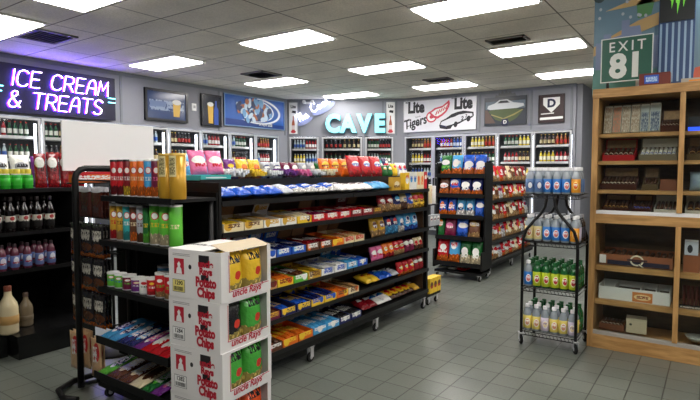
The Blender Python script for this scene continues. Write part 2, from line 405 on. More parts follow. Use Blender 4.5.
# ------------------------------------------------------------------ signs and posters: local x to the right, z up, front facing -y
def F(wall, s, z, off=0):
    o, a = {'L': ((-8.45, 0), PI / 2), 'D': ((-8.45, 9.4), AD), 'B': ((-6.1, 10.9), 0)}[wall]
    return (o[0] + s * math.cos(a) + off * math.sin(a), o[1] + s * math.sin(a) - off * math.cos(a), z), a
def panel(name, label, wall, s0, s1, z0, z1, th, m, cat='poster', off=.014, group=None, partname='board', bev=0):
    loc, a = F(wall, (s0 + s1) / 2, z0, off)
    t = thing(name, label, cat, loc, a, group)
    w = (s1 - s0) / 2
    bm = bmesh.new(); box(bm, -w, w, -th, 0, 0, z1 - z0); obj(partname, bm, m, t, bevel=bev)
    return t, w, z1 - z0
def frame(t, w, h, f, d, m, name='frame'):
    bm = bmesh.new()
    for b_ in ((-w, w, 0, f), (-w, w, h - f, h), (-w, -w + f, f, h - f), (w - f, w, f, h - f)): box(bm, b_[0], b_[1], -d, -.001, b_[2], b_[3])
    return obj(name, bm, m, t)
def flat(t, name, pts, m, y=-.02, d=.002, label=None):
    bm = bmesh.new(); poly(bm, pts, y, d); o = obj(name, bm, m, t)
    if label: o['label'] = label
    return o
INK = mat('ink_black', (26, 26, 34), .5); REDI = mat('ink_red', (196, 44, 62), .5); NAVY = mat('ink_navy', (22, 28, 66), .5)
# neon ice cream sign
NEON = mat('neon_pink', (255, 235, 250), .4, emit=(250, 226, 255), strength=6.5)
GLOWP = mat('added_purple_glow', (90, 40, 230), .4, emit=(62, 14, 255), strength=40)
NEONC = mat('neon_cyan', (180, 255, 250), .4, emit=(120, 245, 240), strength=3)
SIGNB = mat('sign_navy', (14, 10, 42), .6)
t, w, h = panel('neon_sign', 'dark blue neon sign reading ICE CREAM & TREATS in glowing pinkish purple tubes', 'L', 2.98, 4.98, 2.33, 3.03, .05, SIGNB, 'sign', .06, bev=.018)
STK = {
 'I': [[(.15, 0), (.15, 1)]], 'C': [[(.62, .82), (.5, .97), (.3, 1), (.12, .88), (.05, .6), (.05, .3), (.15, .08), (.33, 0), (.5, .03), (.62, .18)]],
 'E': [[(.55, 1), (.05, 1), (.05, 0), (.55, 0)], [(.05, .52), (.48, .52)]], 'R': [[(.05, 0), (.05, 1), (.4, 1), (.56, .9), (.58, .7), (.5, .55), (.35, .48), (.05, .48)], [(.32, .48), (.6, 0)]],
 'A': [[(.03, 0), (.12, .7), (.22, .93), (.36, 1), (.48, .93), (.55, .7), (.6, 0)], [(.08, .42), (.57, .42)]], 'M': [[(.02, 0), (.1, 1), (.34, .35), (.6, 1), (.68, 0)]],
 'T': [[(.0, 1), (.62, 1)], [(.31, 1), (.31, 0)]], 'S': [[(.58, .84), (.46, .97), (.26, 1), (.1, .9), (.08, .7), (.2, .56), (.42, .46), (.56, .32), (.55, .12), (.4, .01), (.2, .01), (.04, .14)]],
 '&': [[(.66, 0), (.2, .62), (.14, .84), (.25, 1), (.42, .96), (.44, .78), (.1, .42), (.04, .2), (.14, .02), (.36, .0), (.56, .18), (.64, .42)]], ' ': []}
ADV = {'I': .3, 'C': .74, 'E': .68, 'R': .72, 'A': .74, 'M': .82, 'T': .72, 'S': .7, '&': .82, ' ': .46}
def neon_text(t, s, x, z, hgt, wid, m, r, y, sh=.16, name='neon_letter'):
    tot = sum(ADV[c] for c in s); k = wid / tot
    for c in s:
        if c != ' ':
            bm = bmesh.new()
            for st in STK[c]: tube(bm, [(x + p[0] * k + sh * p[1] * hgt, y, z + p[1] * hgt) for p in st], r, 6)
            obj(name, bm, m, t)
        x += ADV[c] * k
neon_text(t, 'ICE CREAM', -.62, .385, .235, 1.50, NEON, .0068, -.09)
neon_text(t, '& TREATS', -.66, .075, .235, 1.42, NEON, .0068, -.09)
neon_text(t, 'ICE CREAM', -.63, .38, .235, 1.50, GLOWP, .005, -.064, name='added_glow_tube')  # second tubes, added behind the letters to throw the purple glow
neon_text(t, '& TREATS', -.67, .07, .235, 1.42, GLOWP, .005, -.064, name='added_glow_tube')
bm = bmesh.new(); tube(bm, [(.86, -.08, .36), (.98, -.08, .36)], .009, 6); tube(bm, [(.86, -.08, .29), (.98, -.08, .29)], .009, 6)
tube(bm, [(-.86, -.08, .36), (-.70, -.08, .36)], .009, 6); tube(bm, [(-.86, -.08, .29), (-.72, -.08, .29)], .009, 6)
obj('neon_dash', bm, NEONC, t)['kind'] = 'stuff'


# dark framed screen with beer glass
t, w, h = panel('framed_poster', 'dark framed glossy poster of blue ice and a beer glass', 'L', 5.58, 6.5, 2.40, 2.98, .03, art('ice_art', (52, 70, 112), text=(150, 165, 190), tb=(.5, .16, .4), rough=.15), 'poster')
frame(t, w, h, .045, .045, mat('poster_frame', (16, 17, 24), .3))
BEERY = mat('beer_yellow', (214, 172, 70), .4); FOAM = mat('beer_foam', (232, 232, 226), .5); BLUEB = mat('bottle_blue_print', (34, 72, 160), .4)
flat(t, 'printed_beer_glass', [(.14, .1), (.27, .1), (.3, .34), (.13, .34)], BEERY, -.031, .003)
flat(t, 'printed_foam', ellpts(.215, .37, .1, .05, 14), FOAM, -.031, .004)
flat(t, 'printed_lettering', [(-.36, .25), (-.02, .27), (-.02, .36), (-.36, .36)], mat('lettering_blue', (104, 122, 160), .5), -.031, .002)
# tall poster
t, w, h = panel('framed_poster', 'narrow dark poster with a tall beer glass and blue bottle', 'L', 6.83, 7.34, 2.38, 3.02, .03, mat('poster_navy', (18, 24, 42), .25), 'poster')
frame(t, w, h, .03, .04, mat('poster_frame', (16, 17, 24), .3))
flat(t, 'printed_beer_glass', [(-.08, .06), (.03, .06), (.045, .42), (-.1, .42)], BEERY, -.031, .003)
flat(t, 'printed_foam', ellpts(-.03, .44, .08, .045, 14), FOAM, -.031, .004)
flat(t, 'printed_bottle', [(.06, .04), (.17, .04), (.17, .34), (.13, .42), (.13, .52), (.09, .52), (.09, .42), (.06, .34)], BLUEB, -.031, .003)
# thermostat
t, w, h = panel('wall_switch', 'small white switch plate between the two dark beer posters', 'L', 6.63, 6.73, 2.66, 2.80, .02, WHITE, 'switch', 0, partname='plate')
bm = bmesh.new(); box(bm, -.02, .02, -.032, -.02, .05, .1); obj('toggle', bm, mat('toggle_grey', (180, 180, 182), .4), t)
# blue poster with cans
t, w, h = panel('beer_poster', 'large blue poster with a white swoosh and tumbling blue and copper cans', 'L', 7.42, 9.26, 2.43, 3.10, .02, mat('poster_blue', (30, 88, 172), .3), 'poster')
frame(t, w, h, .02, .03, mat('poster_lightframe', (120, 150, 190), .4))
flat(t, 'printed_shadow', [(-w + .02, .02), (w - .02, .02), (w - .02, .10), (-w + .02, .16)], mat('poster_deepblue', (20, 54, 128), .3), -.0205, .001)
bm = bmesh.new(); o1 = ellpts(.02, .38, .76, .29, 30, -.05, -2.2, 1.5); o2 = ellpts(-.05, .38, .76, .26, 30, -.05, -1.9, 1.5); poly(bm, o1 + o2[::-1], -.022, .002)
o1 = ellpts(-.06, .38, .62, .25, 30, -.05, -1.7, 1.3); o2 = ellpts(-.1, .38, .62, .235, 30, -.05, -1.7, 1.3); poly(bm, o1 + o2[::-1], -.022, .002); obj('printed_swoosh', bm, mat('swoosh_white', (238, 242, 248), .4), t)
rr = random.Random(3); cm = [mat('can_copper', (176, 104, 66), .4), mat('can_sky', (120, 170, 215), .4), mat('can_navy', (38, 54, 96), .4), mat('can_ice', (205, 222, 238), .4)]
for k in range(80):
    a = rr.uniform(0, 2 * PI); q = rr.uniform(0, 1) ** .6; cx = -.08 + .56 * q * math.cos(a); cz = .38 + .22 * q * math.sin(a)
    flat(t, 'printed_can', ellpts(cx, cz, rr.uniform(.06, .10), rr.uniform(.04, .06), 10, rr.uniform(0, 3)), cm[k % 4], -.0245 - .0002 * k, .0015)
text('printed_words', 'A NEW SIZE', .085, PAPER, t, (.3, -.0235, .085), ext=.0005, bold=.002, sx=.9)
# diagonal wall banners
for s0, nm, wl in ((.05, 'narrow white bottle banner left of the neon script sign', 'D'), (2.36, 'narrow white bottle banner right of the letter E', 'D')):
    t, w, h = panel('bottle_banner', nm, wl, s0, s0 + .2, 2.36, 3.10, .01, PAPER, 'banner', .016)
    text('printed_lettering', 'Lite', .1, INK, t, (0, -.012, .64), bold=.004, sx=.8)
    flat(t, 'printed_mark', [(-.04, .5), (.06, .48), (.07, .54), (-.02, .55)], INK, -.0105, .002)
    flat(t, 'printed_bottle', [(-.035, .06), (.035, .06), (.035, .22), (.028, .28), (.012, .34), (.012, .42), (-.012, .42), (-.012, .34), (-.028, .28), (-.035, .22)], mat('print_amber', (170, 84, 50), .5), -.0105, .002)
    flat(t, 'printed_bottle_label', [(-.035, .1), (.035, .1), (.035, .2), (-.035, .2)], mat('print_white', (225, 205, 205), .5), -.0128, .001)
    flat(t, 'printed_red_badge', ellpts(.0, .05, .06, .035, 14), REDI, -.0142, .001)
# CAVE channel letters
loc, a = F('D', 1.64, 2.35, .03)
t = thing('channel_letter_sign', 'large pale cyan lit letters CAVE on the grey diagonal wall', 'sign', loc, a)
CAVEF = mat('letter_face', (130, 226, 232), .4, emit=(120, 226, 236), strength=.8); CAVES = mat('letter_side', (24, 92, 120), .4)
for i, c in enumerate('CAVE'):
    x = (-.54, -.18, .20, .56)[i]
    text('letter_side', c, .57, CAVES, t, (x + .014, -.03, .215), ext=.045, bold=.03, sx=.86)
    text('letter_face', c, .57, CAVEF, t, (x, -.08, .225), ext=.004, bold=.028, sx=.86)
# neon script
loc, a = F('D', .28, 2.62, .05)
t = thing('neon_script_sign', 'slanted white neon script reading The Cool left of CAVE', 'sign', loc, a)
NW = mat('neon_white', (255, 255, 255), .4, emit=(214, 220, 255), strength=5)
def script(pts, name='neon_word'):
    bm = bmesh.new()
    for st in pts: tube(bm, [(p[0] * 1.05, -.03, p[1] * 1.05) for p in st], .014, 6)
    return obj(name, bm, NW, t)
def rot(st, a=.55, dx=0, dz=0): return [[(x * math.cos(a) - z * math.sin(a) + dx, x * math.sin(a) + z * math.cos(a) + dz) for x, z in s] for s in st]
script(rot([[(0, .15), (.15, .17)], [(.08, .17), (.05, 0)], [(.13, .17), (.12, 0)], [(.12, .06), (.16, .09), (.18, 0)], [(.2, .04), (.26, .06), (.24, .09), (.2, .05), (.22, .0), (.28, .02)]], .5, .0, .0))
script(rot([[(.14, .15), (.08, .2), (.02, .14), (.01, .04), (.07, -.01), (.14, .03)], ellpts(.2, .045, .04, .045, 8) + [(.24, .045)], ellpts(.31, .045, .04, .045, 8) + [(.35, .045)], [(.37, .04), (.44, .2), (.42, .22), (.4, .1), (.42, .0), (.47, .03)]], .5, .32, .22))
bm = bmesh.new(); o1 = ellpts(.16, .03, .2, .06, 18, .5); poly(bm, [(x * 1.0, z * 1.0) for x, z in o1], 0, .01); obj('backing_board', bm, mat('script_back', (150, 160, 205), .4), t)
bm = bmesh.new(); o1 = ellpts(.6, .34, .3, .1, 18, .5); poly(bm, [(x * 1.0, z * 1.0) for x, z in o1], 0, .01); obj('backing_board', bm, mat('script_back', (150, 160, 205), .4), t)
bm = bmesh.new(); tube(bm, [(.74, .0, .46), (.78, .02, .56)], .006, 6); obj('power_cord', bm, BLACK, t)
# twin emergency light
loc, a = F('D', .52, 3.06, .02)
t = thing('emergency_light', 'small twin-headed white emergency light high on the diagonal wall', 'light', loc, a)
bm = bmesh.new(); box(bm, -.08, .08, -.04, 0, 0, .05); obj('housing', bm, WHITE, t, bevel=.004)
for x in (-.1, .1):
    bm = bmesh.new(); lathe(bm, [(0, 0), (.04, 0), (.045, .05), (0, .05)], 12, z0=0); obj('lamp_head', bm, WHITE, t, (x, -.07, .03), (PI / 2 - .3, 0, 0))

# back wall: big white beer and sports banner
t, w, h = panel('beer_banner', 'wide white banner with black Lite lettering, red winged wheel and race car', 'B', .0, 1.79, 2.38, 3.10, .02, mat('banner_white', (226, 226, 232), .5), 'banner')
frame(t, w, h, .012, .025, ALU)
for x, z in ((-.6, .56), (.56, .58)):
    text('printed_lettering', 'Lite', .36, INK, t, (x + .03, -.022, z), bold=.018, sx=.78, shear=.02).name = 'printed_lettering'
    text('printed_small_words', 'Miller', .06, INK, t, (x - .2, -.022, z + .13), bold=.001, sx=.7)
text('printed_script', 'Tigers', .30, INK, t, (-.6, -.022, .22), rot=(PI / 2, -.22, 0), bold=.008, sx=.8, shear=.25)
flat(t, 'printed_script_underline', [(-.8, .13), (-.42, .2), (-.42, .215), (-.8, .15)], INK, -.021, .002)
text('printed_small_words', 'Detroit', .045, INK, t, (-.52, -.022, .35), rot=(PI / 2, -.2, 0))
# winged wheel
PW = mat('print_pinkred', (205, 70, 90), .5)
flat(t, 'printed_wheel', ellpts(-.17, .33, .14, .13, 20, .3), PW, -.0205, .002)
flat(t, 'printed_wheel_ring', ellpts(-.17, .33, .105, .098, 20, .3), PAPER, -.0228, .001)
flat(t, 'printed_wheel_hub', ellpts(-.17, .33, .05, .045, 14, .3), PW, -.024, .001)
flat(t, 'printed_wing', [(-.24, .42), (-.1, .52), (.1, .56), (.26, .68), (.28, .6), (.26, .52), (.2, .42), (.1, .34), (-.02, .28), (-.12, .3)], PW, -.0245, .002)
flat(t, 'printed_wing_inner', [(-.18, .42), (-.06, .49), (.1, .52), (.22, .6), (.22, .53), (.16, .44), (.08, .38), (-.02, .33), (-.1, .35)], PAPER, -.0268, .001)
for k in range(5):
    x = -.08 + .06 * k; flat(t, 'printed_feather', [(x, .36 + .03 * k), (x + .03, .36 + .03 * k), (x + .07, .46 + .025 * k), (x + .045, .46 + .025 * k)], PW, -.028, .001)
# race car print
flat(t, 'printed_car_body', [(.02, .12), (.04, .06), (.2, .03), (.3, .04), (.34, .1), (.5, .14), (.62, .2), (.8, .26), (.84, .3), (.83, .38), (.72, .4), (.6, .42), (.45, .40), (.32, .36), (.2, .28), (.06, .22)], INK, -.0205, .002)
flat(t, 'printed_car_paint', [(.05, .14), (.18, .1), (.32, .13), (.5, .18), (.66, .25), (.81, .3), (.8, .35), (.68, .36), (.5, .34), (.36, .3), (.22, .25), (.08, .2)], mat('car_silver', (215, 216, 222), .4), -.0228, .001)
flat(t, 'printed_car_window', [(.26, .27), (.4, .3), (.5, .345), (.56, .39), (.44, .385), (.33, .35)], INK, -.024, .001)
flat(t, 'printed_headlight', [(.05, .1), (.2, .07), (.2, .1), (.06, .14)], NAVY, -.024, .001)
for x, z in ((.42, .13), (.72, .24)): flat(t, 'printed_wheel', ellpts(x, z, .045, .065, 14, -.2), INK, -.0242, .001)
text('printed_number', '2', .12, INK, t, (.57, -.0245, .25), bold=.004, shear=.2)
text('printed_number', '2', .10, INK, t, (.66, -.0245, .3), bold=.002, shear=.2)
# ballpark poster
t, w, h = panel('ballpark_poster', 'dark poster of a white car over a floodlit ballpark with black skyline top', 'B', 1.97, 2.86, 2.44, 3.03, .02, mat('poster_dark', (34, 42, 52), .35), 'poster', bev=.006)
flat(t, 'printed_sky', [(-.42, .34), (.42, .34), (.42, .5), (-.42, .5)], mat('print_sky', (92, 108, 122), .5), -.0205, .001)
flat(t, 'printed_field', [(-.36, .3), (-.2, .12), (-.03, .06), (.1, .06), (.25, .14), (.38, .3), (.1, .36), (-.2, .36)], mat('print_green', (74, 88, 48), .5), -.0212, .001)
flat(t, 'printed_stand', [(-.43, .05), (-.2, .05), (-.38, .33), (-.43, .33)], mat('print_brown', (90, 70, 60), .5), -.0212, .001)
flat(t, 'printed_baseline', [(-.3, .22), (-.03, .12), (.2, .2), (.38, .3), (.36, .31), (.18, .225), (-.03, .145), (-.29, .24)], mat('print_gold', (150, 140, 80), .5), -.0225, .001)
flat(t, 'printed_car', [(-.38, .36), (-.32, .33), (.25, .34), (.4, .38), (.38, .43), (.18, .46), (.05, .53), (-.12, .53), (-.22, .46), (-.36, .42)], mat('print_carwhite', (206, 210, 214), .4), -.0222, .002)
flat(t, 'printed_car_window', [(-.16, .46), (.1, .46), (.04, .51), (-.1, .51)], INK, -.0245, .001)
flat(t, 'printed_logo_plate', [(-.05, -.01), (.06, -.01), (.09, .06), (.06, .13), (-.05, .13), (-.08, .06)], NAVY, -.0245, .001)
text('printed_letter', 'D', .1, PAPER, t, (.005, -.0262, .06), bold=.003)
bm = bmesh.new(); sk = [(-.22, .58), (-.2, .64), (-.15, .62), (-.14, .68), (-.1, .66), (-.06, .72), (-.02, .66), (.02, .73), (.06, .66), (.1, .71), (.14, .64), (.2, .66), (.24, .58), (0, .54)]; poly(bm, sk, -.004, .01); obj('skyline_cutout', bm, mat('skyline_grey', (112, 112, 112), .5), t)
# home plate picture
t, w, h = panel('home_plate_picture', 'dark brown framed picture of a white home plate with letter D', 'B', 3.1, 3.6, 2.44, 3.0, .02, mat('plate_brown', (58, 40, 42), .4), 'picture')
frame(t, w, h, .02, .03, mat('plate_frame', (44, 30, 32), .4))
flat(t, 'printed_home_plate', [(-.16, .5), (.16, .5), (.16, .36), (0, .2), (-.16, .36)], PAPER, -.0205, .003)
text('printed_letter', 'D', .22, NAVY, t, (0, -.025, .38), bold=.01)
flat(t, 'printed_bat', [(-.22, .06), (.22, .075), (.22, .12), (-.22, .11)], PAPER, -.0205, .002)
flat(t, 'printed_bat', [(-.2, .17), (.05, .18), (.05, .2), (-.2, .19)], PAPER, -.0205, .002)
# red neon mark in a cooler door
# dark fridge in the far corner
t = thing('upright_fridge', 'black upright fridge standing beyond the grey wall corner', 'fridge', (-1.6, 12.6, 0))
bm = bmesh.new(); box(bm, -.45, .45, -.35, .35, .02, 2.1); obj('body', bm, BLACKM, t, bevel=.01)
bm = bmesh.new(); box(bm, -.41, .41, -.38, -.351, .2, 1.95); obj('door', bm, mat('fridge_door', (40, 44, 50), .15), t)
bm = bmesh.new(); box(bm, -.39, -.37, -.42, -.381, .8, 1.3); obj('handle', bm, ALU, t)
# ------------------------------------------------------------------ goods
ORD = {2: ['left', 'right'], 3: ['left', 'middle', 'right']}
NUM = ['', 'one', 'two', 'three', 'four', 'five', 'six', 'seven', 'eight', 'nine', 'ten', 'eleven', 'twelve', 'thirteen', 'fourteen']
def ordw(i, n):
    if n == 1: return ''
    if n in ORD: return ORD[n][i] + ' '
    if i == 0: return 'leftmost of %s ' % NUM[n]
    if i == n - 1: return 'rightmost of %s ' % NUM[n]
    return '%s of %s ' % (['', 'second', 'third', 'fourth', 'fifth', 'sixth', 'seventh', 'eighth', 'ninth', 'tenth', 'eleventh', 'twelfth'][i], NUM[n])
C = dict(red=(196, 26, 36), dred=(130, 20, 30), orange=(232, 112, 28), yellow=(240, 200, 50), gold=(206, 160, 48), green=(96, 190, 60), dgreen=(28, 104, 46), blue=(30, 84, 190), lblue=(70, 160, 215),
         navy=(26, 34, 92), purple=(110, 44, 130), pink=(226, 110, 160), white=(236, 236, 232), brown=(96, 56, 34), tan=(200, 156, 100), black=(26, 26, 30), teal=(60, 176, 176), maroon=(110, 24, 60), cream=(232, 216, 176), silver=(176, 180, 188))
def AM(base, logo=None, text=None, food=None, kind='bag', ring=None, top=None):
    nm = '_'.join(str(s) for s in (kind, base, logo, text, food, ring, top))
    kw = dict(logo=C[logo] if logo else None, logo2=C[ring] if ring else None, text=C[text] if text else None, food=C[food] if food else None, top=C[top] if top else None)
    q = random.Random(nm)
    if kind == 'bag':
        cv = q.uniform(.52, .74)
        return art(nm, C[base], ell=(q.uniform(.4, .6), cv, q.uniform(.22, .42), q.uniform(.10, .2)), tb=(cv + q.uniform(-.24, .05), q.uniform(.05, .11), q.uniform(.24, .4)), rough=.24, bump=.7, bscale=26, fh=q.uniform(.2, .46), **kw)
    if kind == 'can': return art(nm, C[base], ell=(.5, .72, .27, .095), tb=(.5, .05, .32), rough=.35, fh=.3, **kw)
    if kind == 'carton': return art(nm, C[base], ell=(q.choice((.22, .5, .78)), .5, q.uniform(.12, .22), q.uniform(.3, .45)), tb=(.5, q.uniform(.14, .32), q.uniform(.3, .44)), rough=.4, fh=.1, **kw)
    if kind == 'box': return art(nm, C[base], ell=(.5, q.uniform(.4, .7), q.uniform(.26, .42), q.uniform(.12, .24)), tb=(q.uniform(.3, .8), .09, .34), rough=.4, fh=.4, **kw)
    if kind == 'label': return art(nm, C[base], ell=(.5, .5, .2, .3), tb=(.5, .2, .2), rough=.5, **kw)
    if kind == 'wrap': return art(nm, C[base], ell=(.5, .5, .3, .3), tb=(.5, .22, .4), rough=.22, bump=.6, bscale=55, vax='Y', **kw)
ME = {}
def bag_mesh(w, h, d, m, nx=8, nz=10):
    key = ('bag', w, h, d, m.name)
    if key in ME: return ME[key]
    bm = bmesh.new(); rg = random.Random(hash((round(w * 100), round(h * 100))) % 97); F_, B_ = [], []
    for side, G in ((-1, F_), (1, B_)):
        for j in range(nz + 1):
            v = j / nz; row = []
            for i in range(nx + 1):
                u = i / nx
                th = (max(0, 1 - abs(2 * u - 1) ** 2.6) ** .6) * (max(0, 1 - abs(2 * v - 1) ** 3.2) ** .7)
                x = (u - .5) * w * (1 - .035 * math.sin(PI * v)); z = v * h
                y = side * (d / 2 * th * (1 + rg.uniform(-.12, .12)) + .0008)
                row.append(bm.verts.new((x, y, z)))
            G.append(row)
    for G, f in ((F_, 1), (B_, 0)):
        for j in range(nz):
            for i in range(nx):
                q = (G[j][i], G[j][i + 1], G[j + 1][i + 1], G[j + 1][i]); bm.faces.new(q if f else q[::-1]).smooth = True
    for j in range(nz):
        for i in (0, nx): bm.faces.new((F_[j][i], F_[j + 1][i], B_[j + 1][i], B_[j][i]))
    for i in range(nx):
        for j in (0, nz): bm.faces.new((F_[j][i], F_[j][i + 1], B_[j][i + 1], B_[j][i]))
    ME[key] = mesh(bm, 'bag', m); return ME[key]
def box_mesh(w, h, d, m, m2, bev=.002):
    key = ('box', w, h, d, m.name, m2.name)
    if key in ME: return ME[key]
    bm = bmesh.new(); box(bm, -w / 2, w / 2, 0, d, 0, h)
    bmesh.ops.bevel(bm, geom=list(bm.edges), offset=bev, segments=1, affect='EDGES')
    for f in bm.faces: f.material_index = 0 if abs(f.normal.y) > .8 else 1
    # closing flaps: a thin lip along the top edge
    box(bm, -w / 2 + .002, w / 2 - .002, -.0012, .004, h - .012, h + .001, 1)
    ME[key] = mesh(bm, 'package', [m, m2]); return ME[key]
def flow_mesh(w, l, t, m):
    """flow-wrapped bar or small packet lying on its back, crimped at both ends; front edge faces -y"""
    key = ('flow', w, l, t, m.name)
    if key in ME: return ME[key]
    bm = bmesh.new(); n = 8; secs = []
    for v, s in ((0, .1), (.06, .12), (.11, .8), (.3, 1), (.7, 1), (.89, .8), (.94, .12), (1, .1)):
        y = v * l; r = []
        for k in range(n):
            a = 2 * PI * k / n + PI / n
            r.append(bm.verts.new((w / 2 * (math.copysign(abs(math.cos(a)) ** .6, math.cos(a))) * (1 if s > .2 else 1.04), y, t / 2 + t / 2 * s * math.copysign(abs(math.sin(a)) ** .7, math.sin(a)))))
        secs.append(r)
    for a, b in zip(secs, secs[1:]):
        for k in range(n): bm.faces.new((a[k], a[(k + 1) % n], b[(k + 1) % n], b[k])).smooth = True
    bm.faces.new(secs[0]); bm.faces.new(secs[-1]); ME[key] = mesh(bm, 'bar', m); return ME[key]
def tray_mesh(w, d, hf, hb, m, m2):
    key = ('tray', w, d, hf, hb, m.name)
    if key in ME: return ME[key]
    bm = bmesh.new(); t = .003; x = w / 2
    box(bm, -x, x, 0, d, 0, t, 1); box(bm, -x, x, -.001, t, 0, hf, 0); box(bm, -x, x, d - t, d, 0, hb, 0)
    for s in (-1, 1):
        a, b = (s * x, s * (x - t)); a, b = min(a, b), max(a, b)
        hexa(bm, [(a, t, 0), (b, t, 0), (b, d - t, 0), (a, d - t, 0), (a, t, hf), (b, t, hf), (b, d - t, hb), (a, d - t, hb)], 1)
    ME[key] = mesh(bm, 'carton', [m, m2]); return ME[key]
def can_meshes(r, h, m, lidm):
    key = ('can', r, h, m.name)
    if key in ME: return ME[key]
    bm = bmesh.new(); lathe(bm, [(0, 0), (r * .97, 0), (r, .003), (r, h - .006), (r * .96, h - .004), (0, h - .004)], 18); a = mesh(bm, 'tube_body', m)
    bm = bmesh.new(); lathe(bm, [(r * 1.03, h - .012), (r * 1.04, h - .01), (r * 1.04, h), (r * .95, h + .001), (r * .9, h - .002), (0, h - .002)], 18); b = mesh(bm, 'lid', lidm)
    bm = bmesh.new(); lathe(bm, [(r * .98, 0), (r * 1.025, .001), (r * 1.025, .006), (r * 1.0, .008)], 18); c = mesh(bm, 'bottom_rim', CHROME)
    ME[key] = (a, b, c); return ME[key]

GOND = 'candy gondola'
def place_row(seq, shelf, P0, ang, group, rg, gap=.004, dep=0, tilt=0):
    """seq: list of (kind, desc, material spec, width, depth, height, count). P0 = start point on the shelf's front edge; ang = facing (front to -y when 0)"""
    ca, sa = math.cos(ang), math.sin(ang); s = 0
    for (kind, desc, ms, w, d, h, n) in seq:
        for i in range(n):
            cx = s + w / 2; s += w + gap
            if kind == 'gap': continue
            loc = (P0[0] + cx * ca - dep * sa, P0[1] + cx * sa + dep * ca, P0[2] + .001)
            lab = '%s%s on the %s' % (ordw(i, n), desc, shelf)
            j = rg.uniform(-.03, .03)
            if kind == 'bag':
                y = d * .5 + .012 + dep
                o = link('snack_bag', bag_mesh(w * .98, h, d, ms), None, (P0[0] + cx * ca - y * sa, P0[1] + cx * sa + y * ca, P0[2] + .002), (-.22 - tilt, 0, ang + j))
                tag(o, lab, 'bag', group)
            elif kind == 'tbag':
                o = link('snack_pouch', bag_mesh(w * 1.0, h, d, ms), None, (P0[0] + cx * ca - (.022 + dep) * sa, P0[1] + cx * sa + (.022 + dep) * ca, P0[2] + d * .6), (-1.33 + rg.uniform(-.06, .06), 0, ang + j * 4)); tag(o, lab, 'pouch', group)
            elif kind == 'lbag':   # lying pouch
                y = .01 + dep
                o = link('snack_pouch', flow_mesh(w * .98, d, h, ms), None, (P0[0] + cx * ca - y * sa, P0[1] + cx * sa + y * ca, P0[2] + .002), (.0, 0, ang + j)); tag(o, lab, 'pouch', group)
            elif kind == 'box':
                o = link('snack_box', box_mesh(w * .97, h, d, ms[0], ms[1]), None, loc, (0, 0, ang + j * .4)); tag(o, lab, 'box', group)
            elif kind == 'can':
                t = link('crisp_tube', None, None, (P0[0] + cx * ca - (w / 2 + dep) * sa, P0[1] + cx * sa + (w / 2 + dep) * ca, P0[2] + .001), (0, 0, ang + .68 + j * 4)); tag(t, lab, 'can', group)
                a, b, c = can_meshes(w * .47, h, ms[0], ms[1]); link('tube_body', a, t); link('lid', b, t); link('bottom_rim', c, t)
            elif kind == 'tray':   # display carton with bars lying in it
                t = link('display_carton', tray_mesh(w * .96, d, h, h * 1.5, ms[0], ms[1]), None, loc, (0, 0, ang + j * .3)); tag(t, lab, 'carton', group)
                if rg.random() < .6:
                    fb = bmesh.new(); fh_ = rg.uniform(.05, .10); hexa(fb, [(-w * .46, d, h * 1.45), (w * .46, d, h * 1.45), (w * .46, d + .003, h * 1.45), (-w * .46, d + .003, h * 1.45), (-w * .46, d - .03, h * 1.45 + fh_), (w * .46, d - .03, h * 1.45 + fh_), (w * .46, d - .027, h * 1.45 + fh_), (-w * .46, d - .027, h * 1.45 + fh_)])
                    obj('back_flap', fb, rg.choice((mat('kraft', (150, 112, 76), .8), ms[0])), t)
                nb = 3 if w > .13 else 2
                for layer in (0, 1):
                    for q in range(nb):
                        bw = (w * .93 - .008) / nb
                        lx = -w * .465 + .004 + bw * (q + .5); ly = .006; lz = .004 + layer * (h * .55)
                        lz += rg.uniform(-.002, .009) * layer; ly += rg.uniform(0, .025) * layer
                        if layer and rg.random() < .16: continue
                        o = link('candy_bar', flow_mesh(round(bw * .96, 4), round(d - .045, 3), round(h * .5, 3), ms[2]), None,
                                 (loc[0] + lx * ca - ly * sa, loc[1] + lx * sa + ly * ca, loc[2] + lz), (.06 * layer * rg.random(), 0, ang + layer * rg.uniform(-.09, .09)))
                        tag(o, ('wrapped bar inside the %s on the %s' % (desc.replace('display ', ''), shelf)), 'candy bar', group)

# ------------------------------------------------------------------ long candy gondola
GX, GY0, GY1 = -2.53, 2.20, 5.07
g = thing('shelving_gondola', 'long black double-sided candy gondola on wheels down the middle of the shop', 'shelf', (-2.95, (GY0 + GY1) / 2, 0))
L2 = (GY1 - GY0) / 2
bm = bmesh.new(); box(bm, -.02, .02, -L2, L2, .15, 1.40); obj('back_panel', bm, BROWNPEG, g)
bm = bmesh.new(); box(bm, -.42, .42, -L2 - .02, -L2, .12, 1.42); obj('end_panel', bm, BLACK, g)
for y in (-L2 + .02, 0, L2 - .02):
    bm = bmesh.new(); box(bm, .02, .045, y - .016, y + .016, .1, 1.40); box(bm, -.045, -.02, y - .016, y + .016, .1, 1.40); obj('upright', bm, BLACK, g)
TAGM = mat('price_strip', (24, 24, 25), .35, .2)
TIERS = [1.30, 1.10, .88, .66, .44, .21]
def shelf_part(par, x0, x1, y0, y1, z, fx, lip=.03, name='shelf'):
    """shelf with its top at z; fx = +1/-1 side of the front lip in x"""
    bm = bmesh.new(); box(bm, x0, x1, y0, y1, z - .022, z)
    s = obj(name, bm, BLACK, par)
    bm = bmesh.new()
    xe = x1 if fx > 0 else x0
    box(bm, min(xe, xe + fx * .006), max(xe, xe + fx * .006), y0, y1, z - lip, z + .004)
    obj('price_rail', bm, TAGM, s); return s
for z in TIERS:
    for (a, b) in ((-L2, -.002), (.002, L2)):
        shelf_part(g, .045, .42, a + .002, b - .002, z, 1)
        if z in (1.30, .88, .21): shelf_part(g, -.42, -.045, a + .002, b - .002, z, -1)
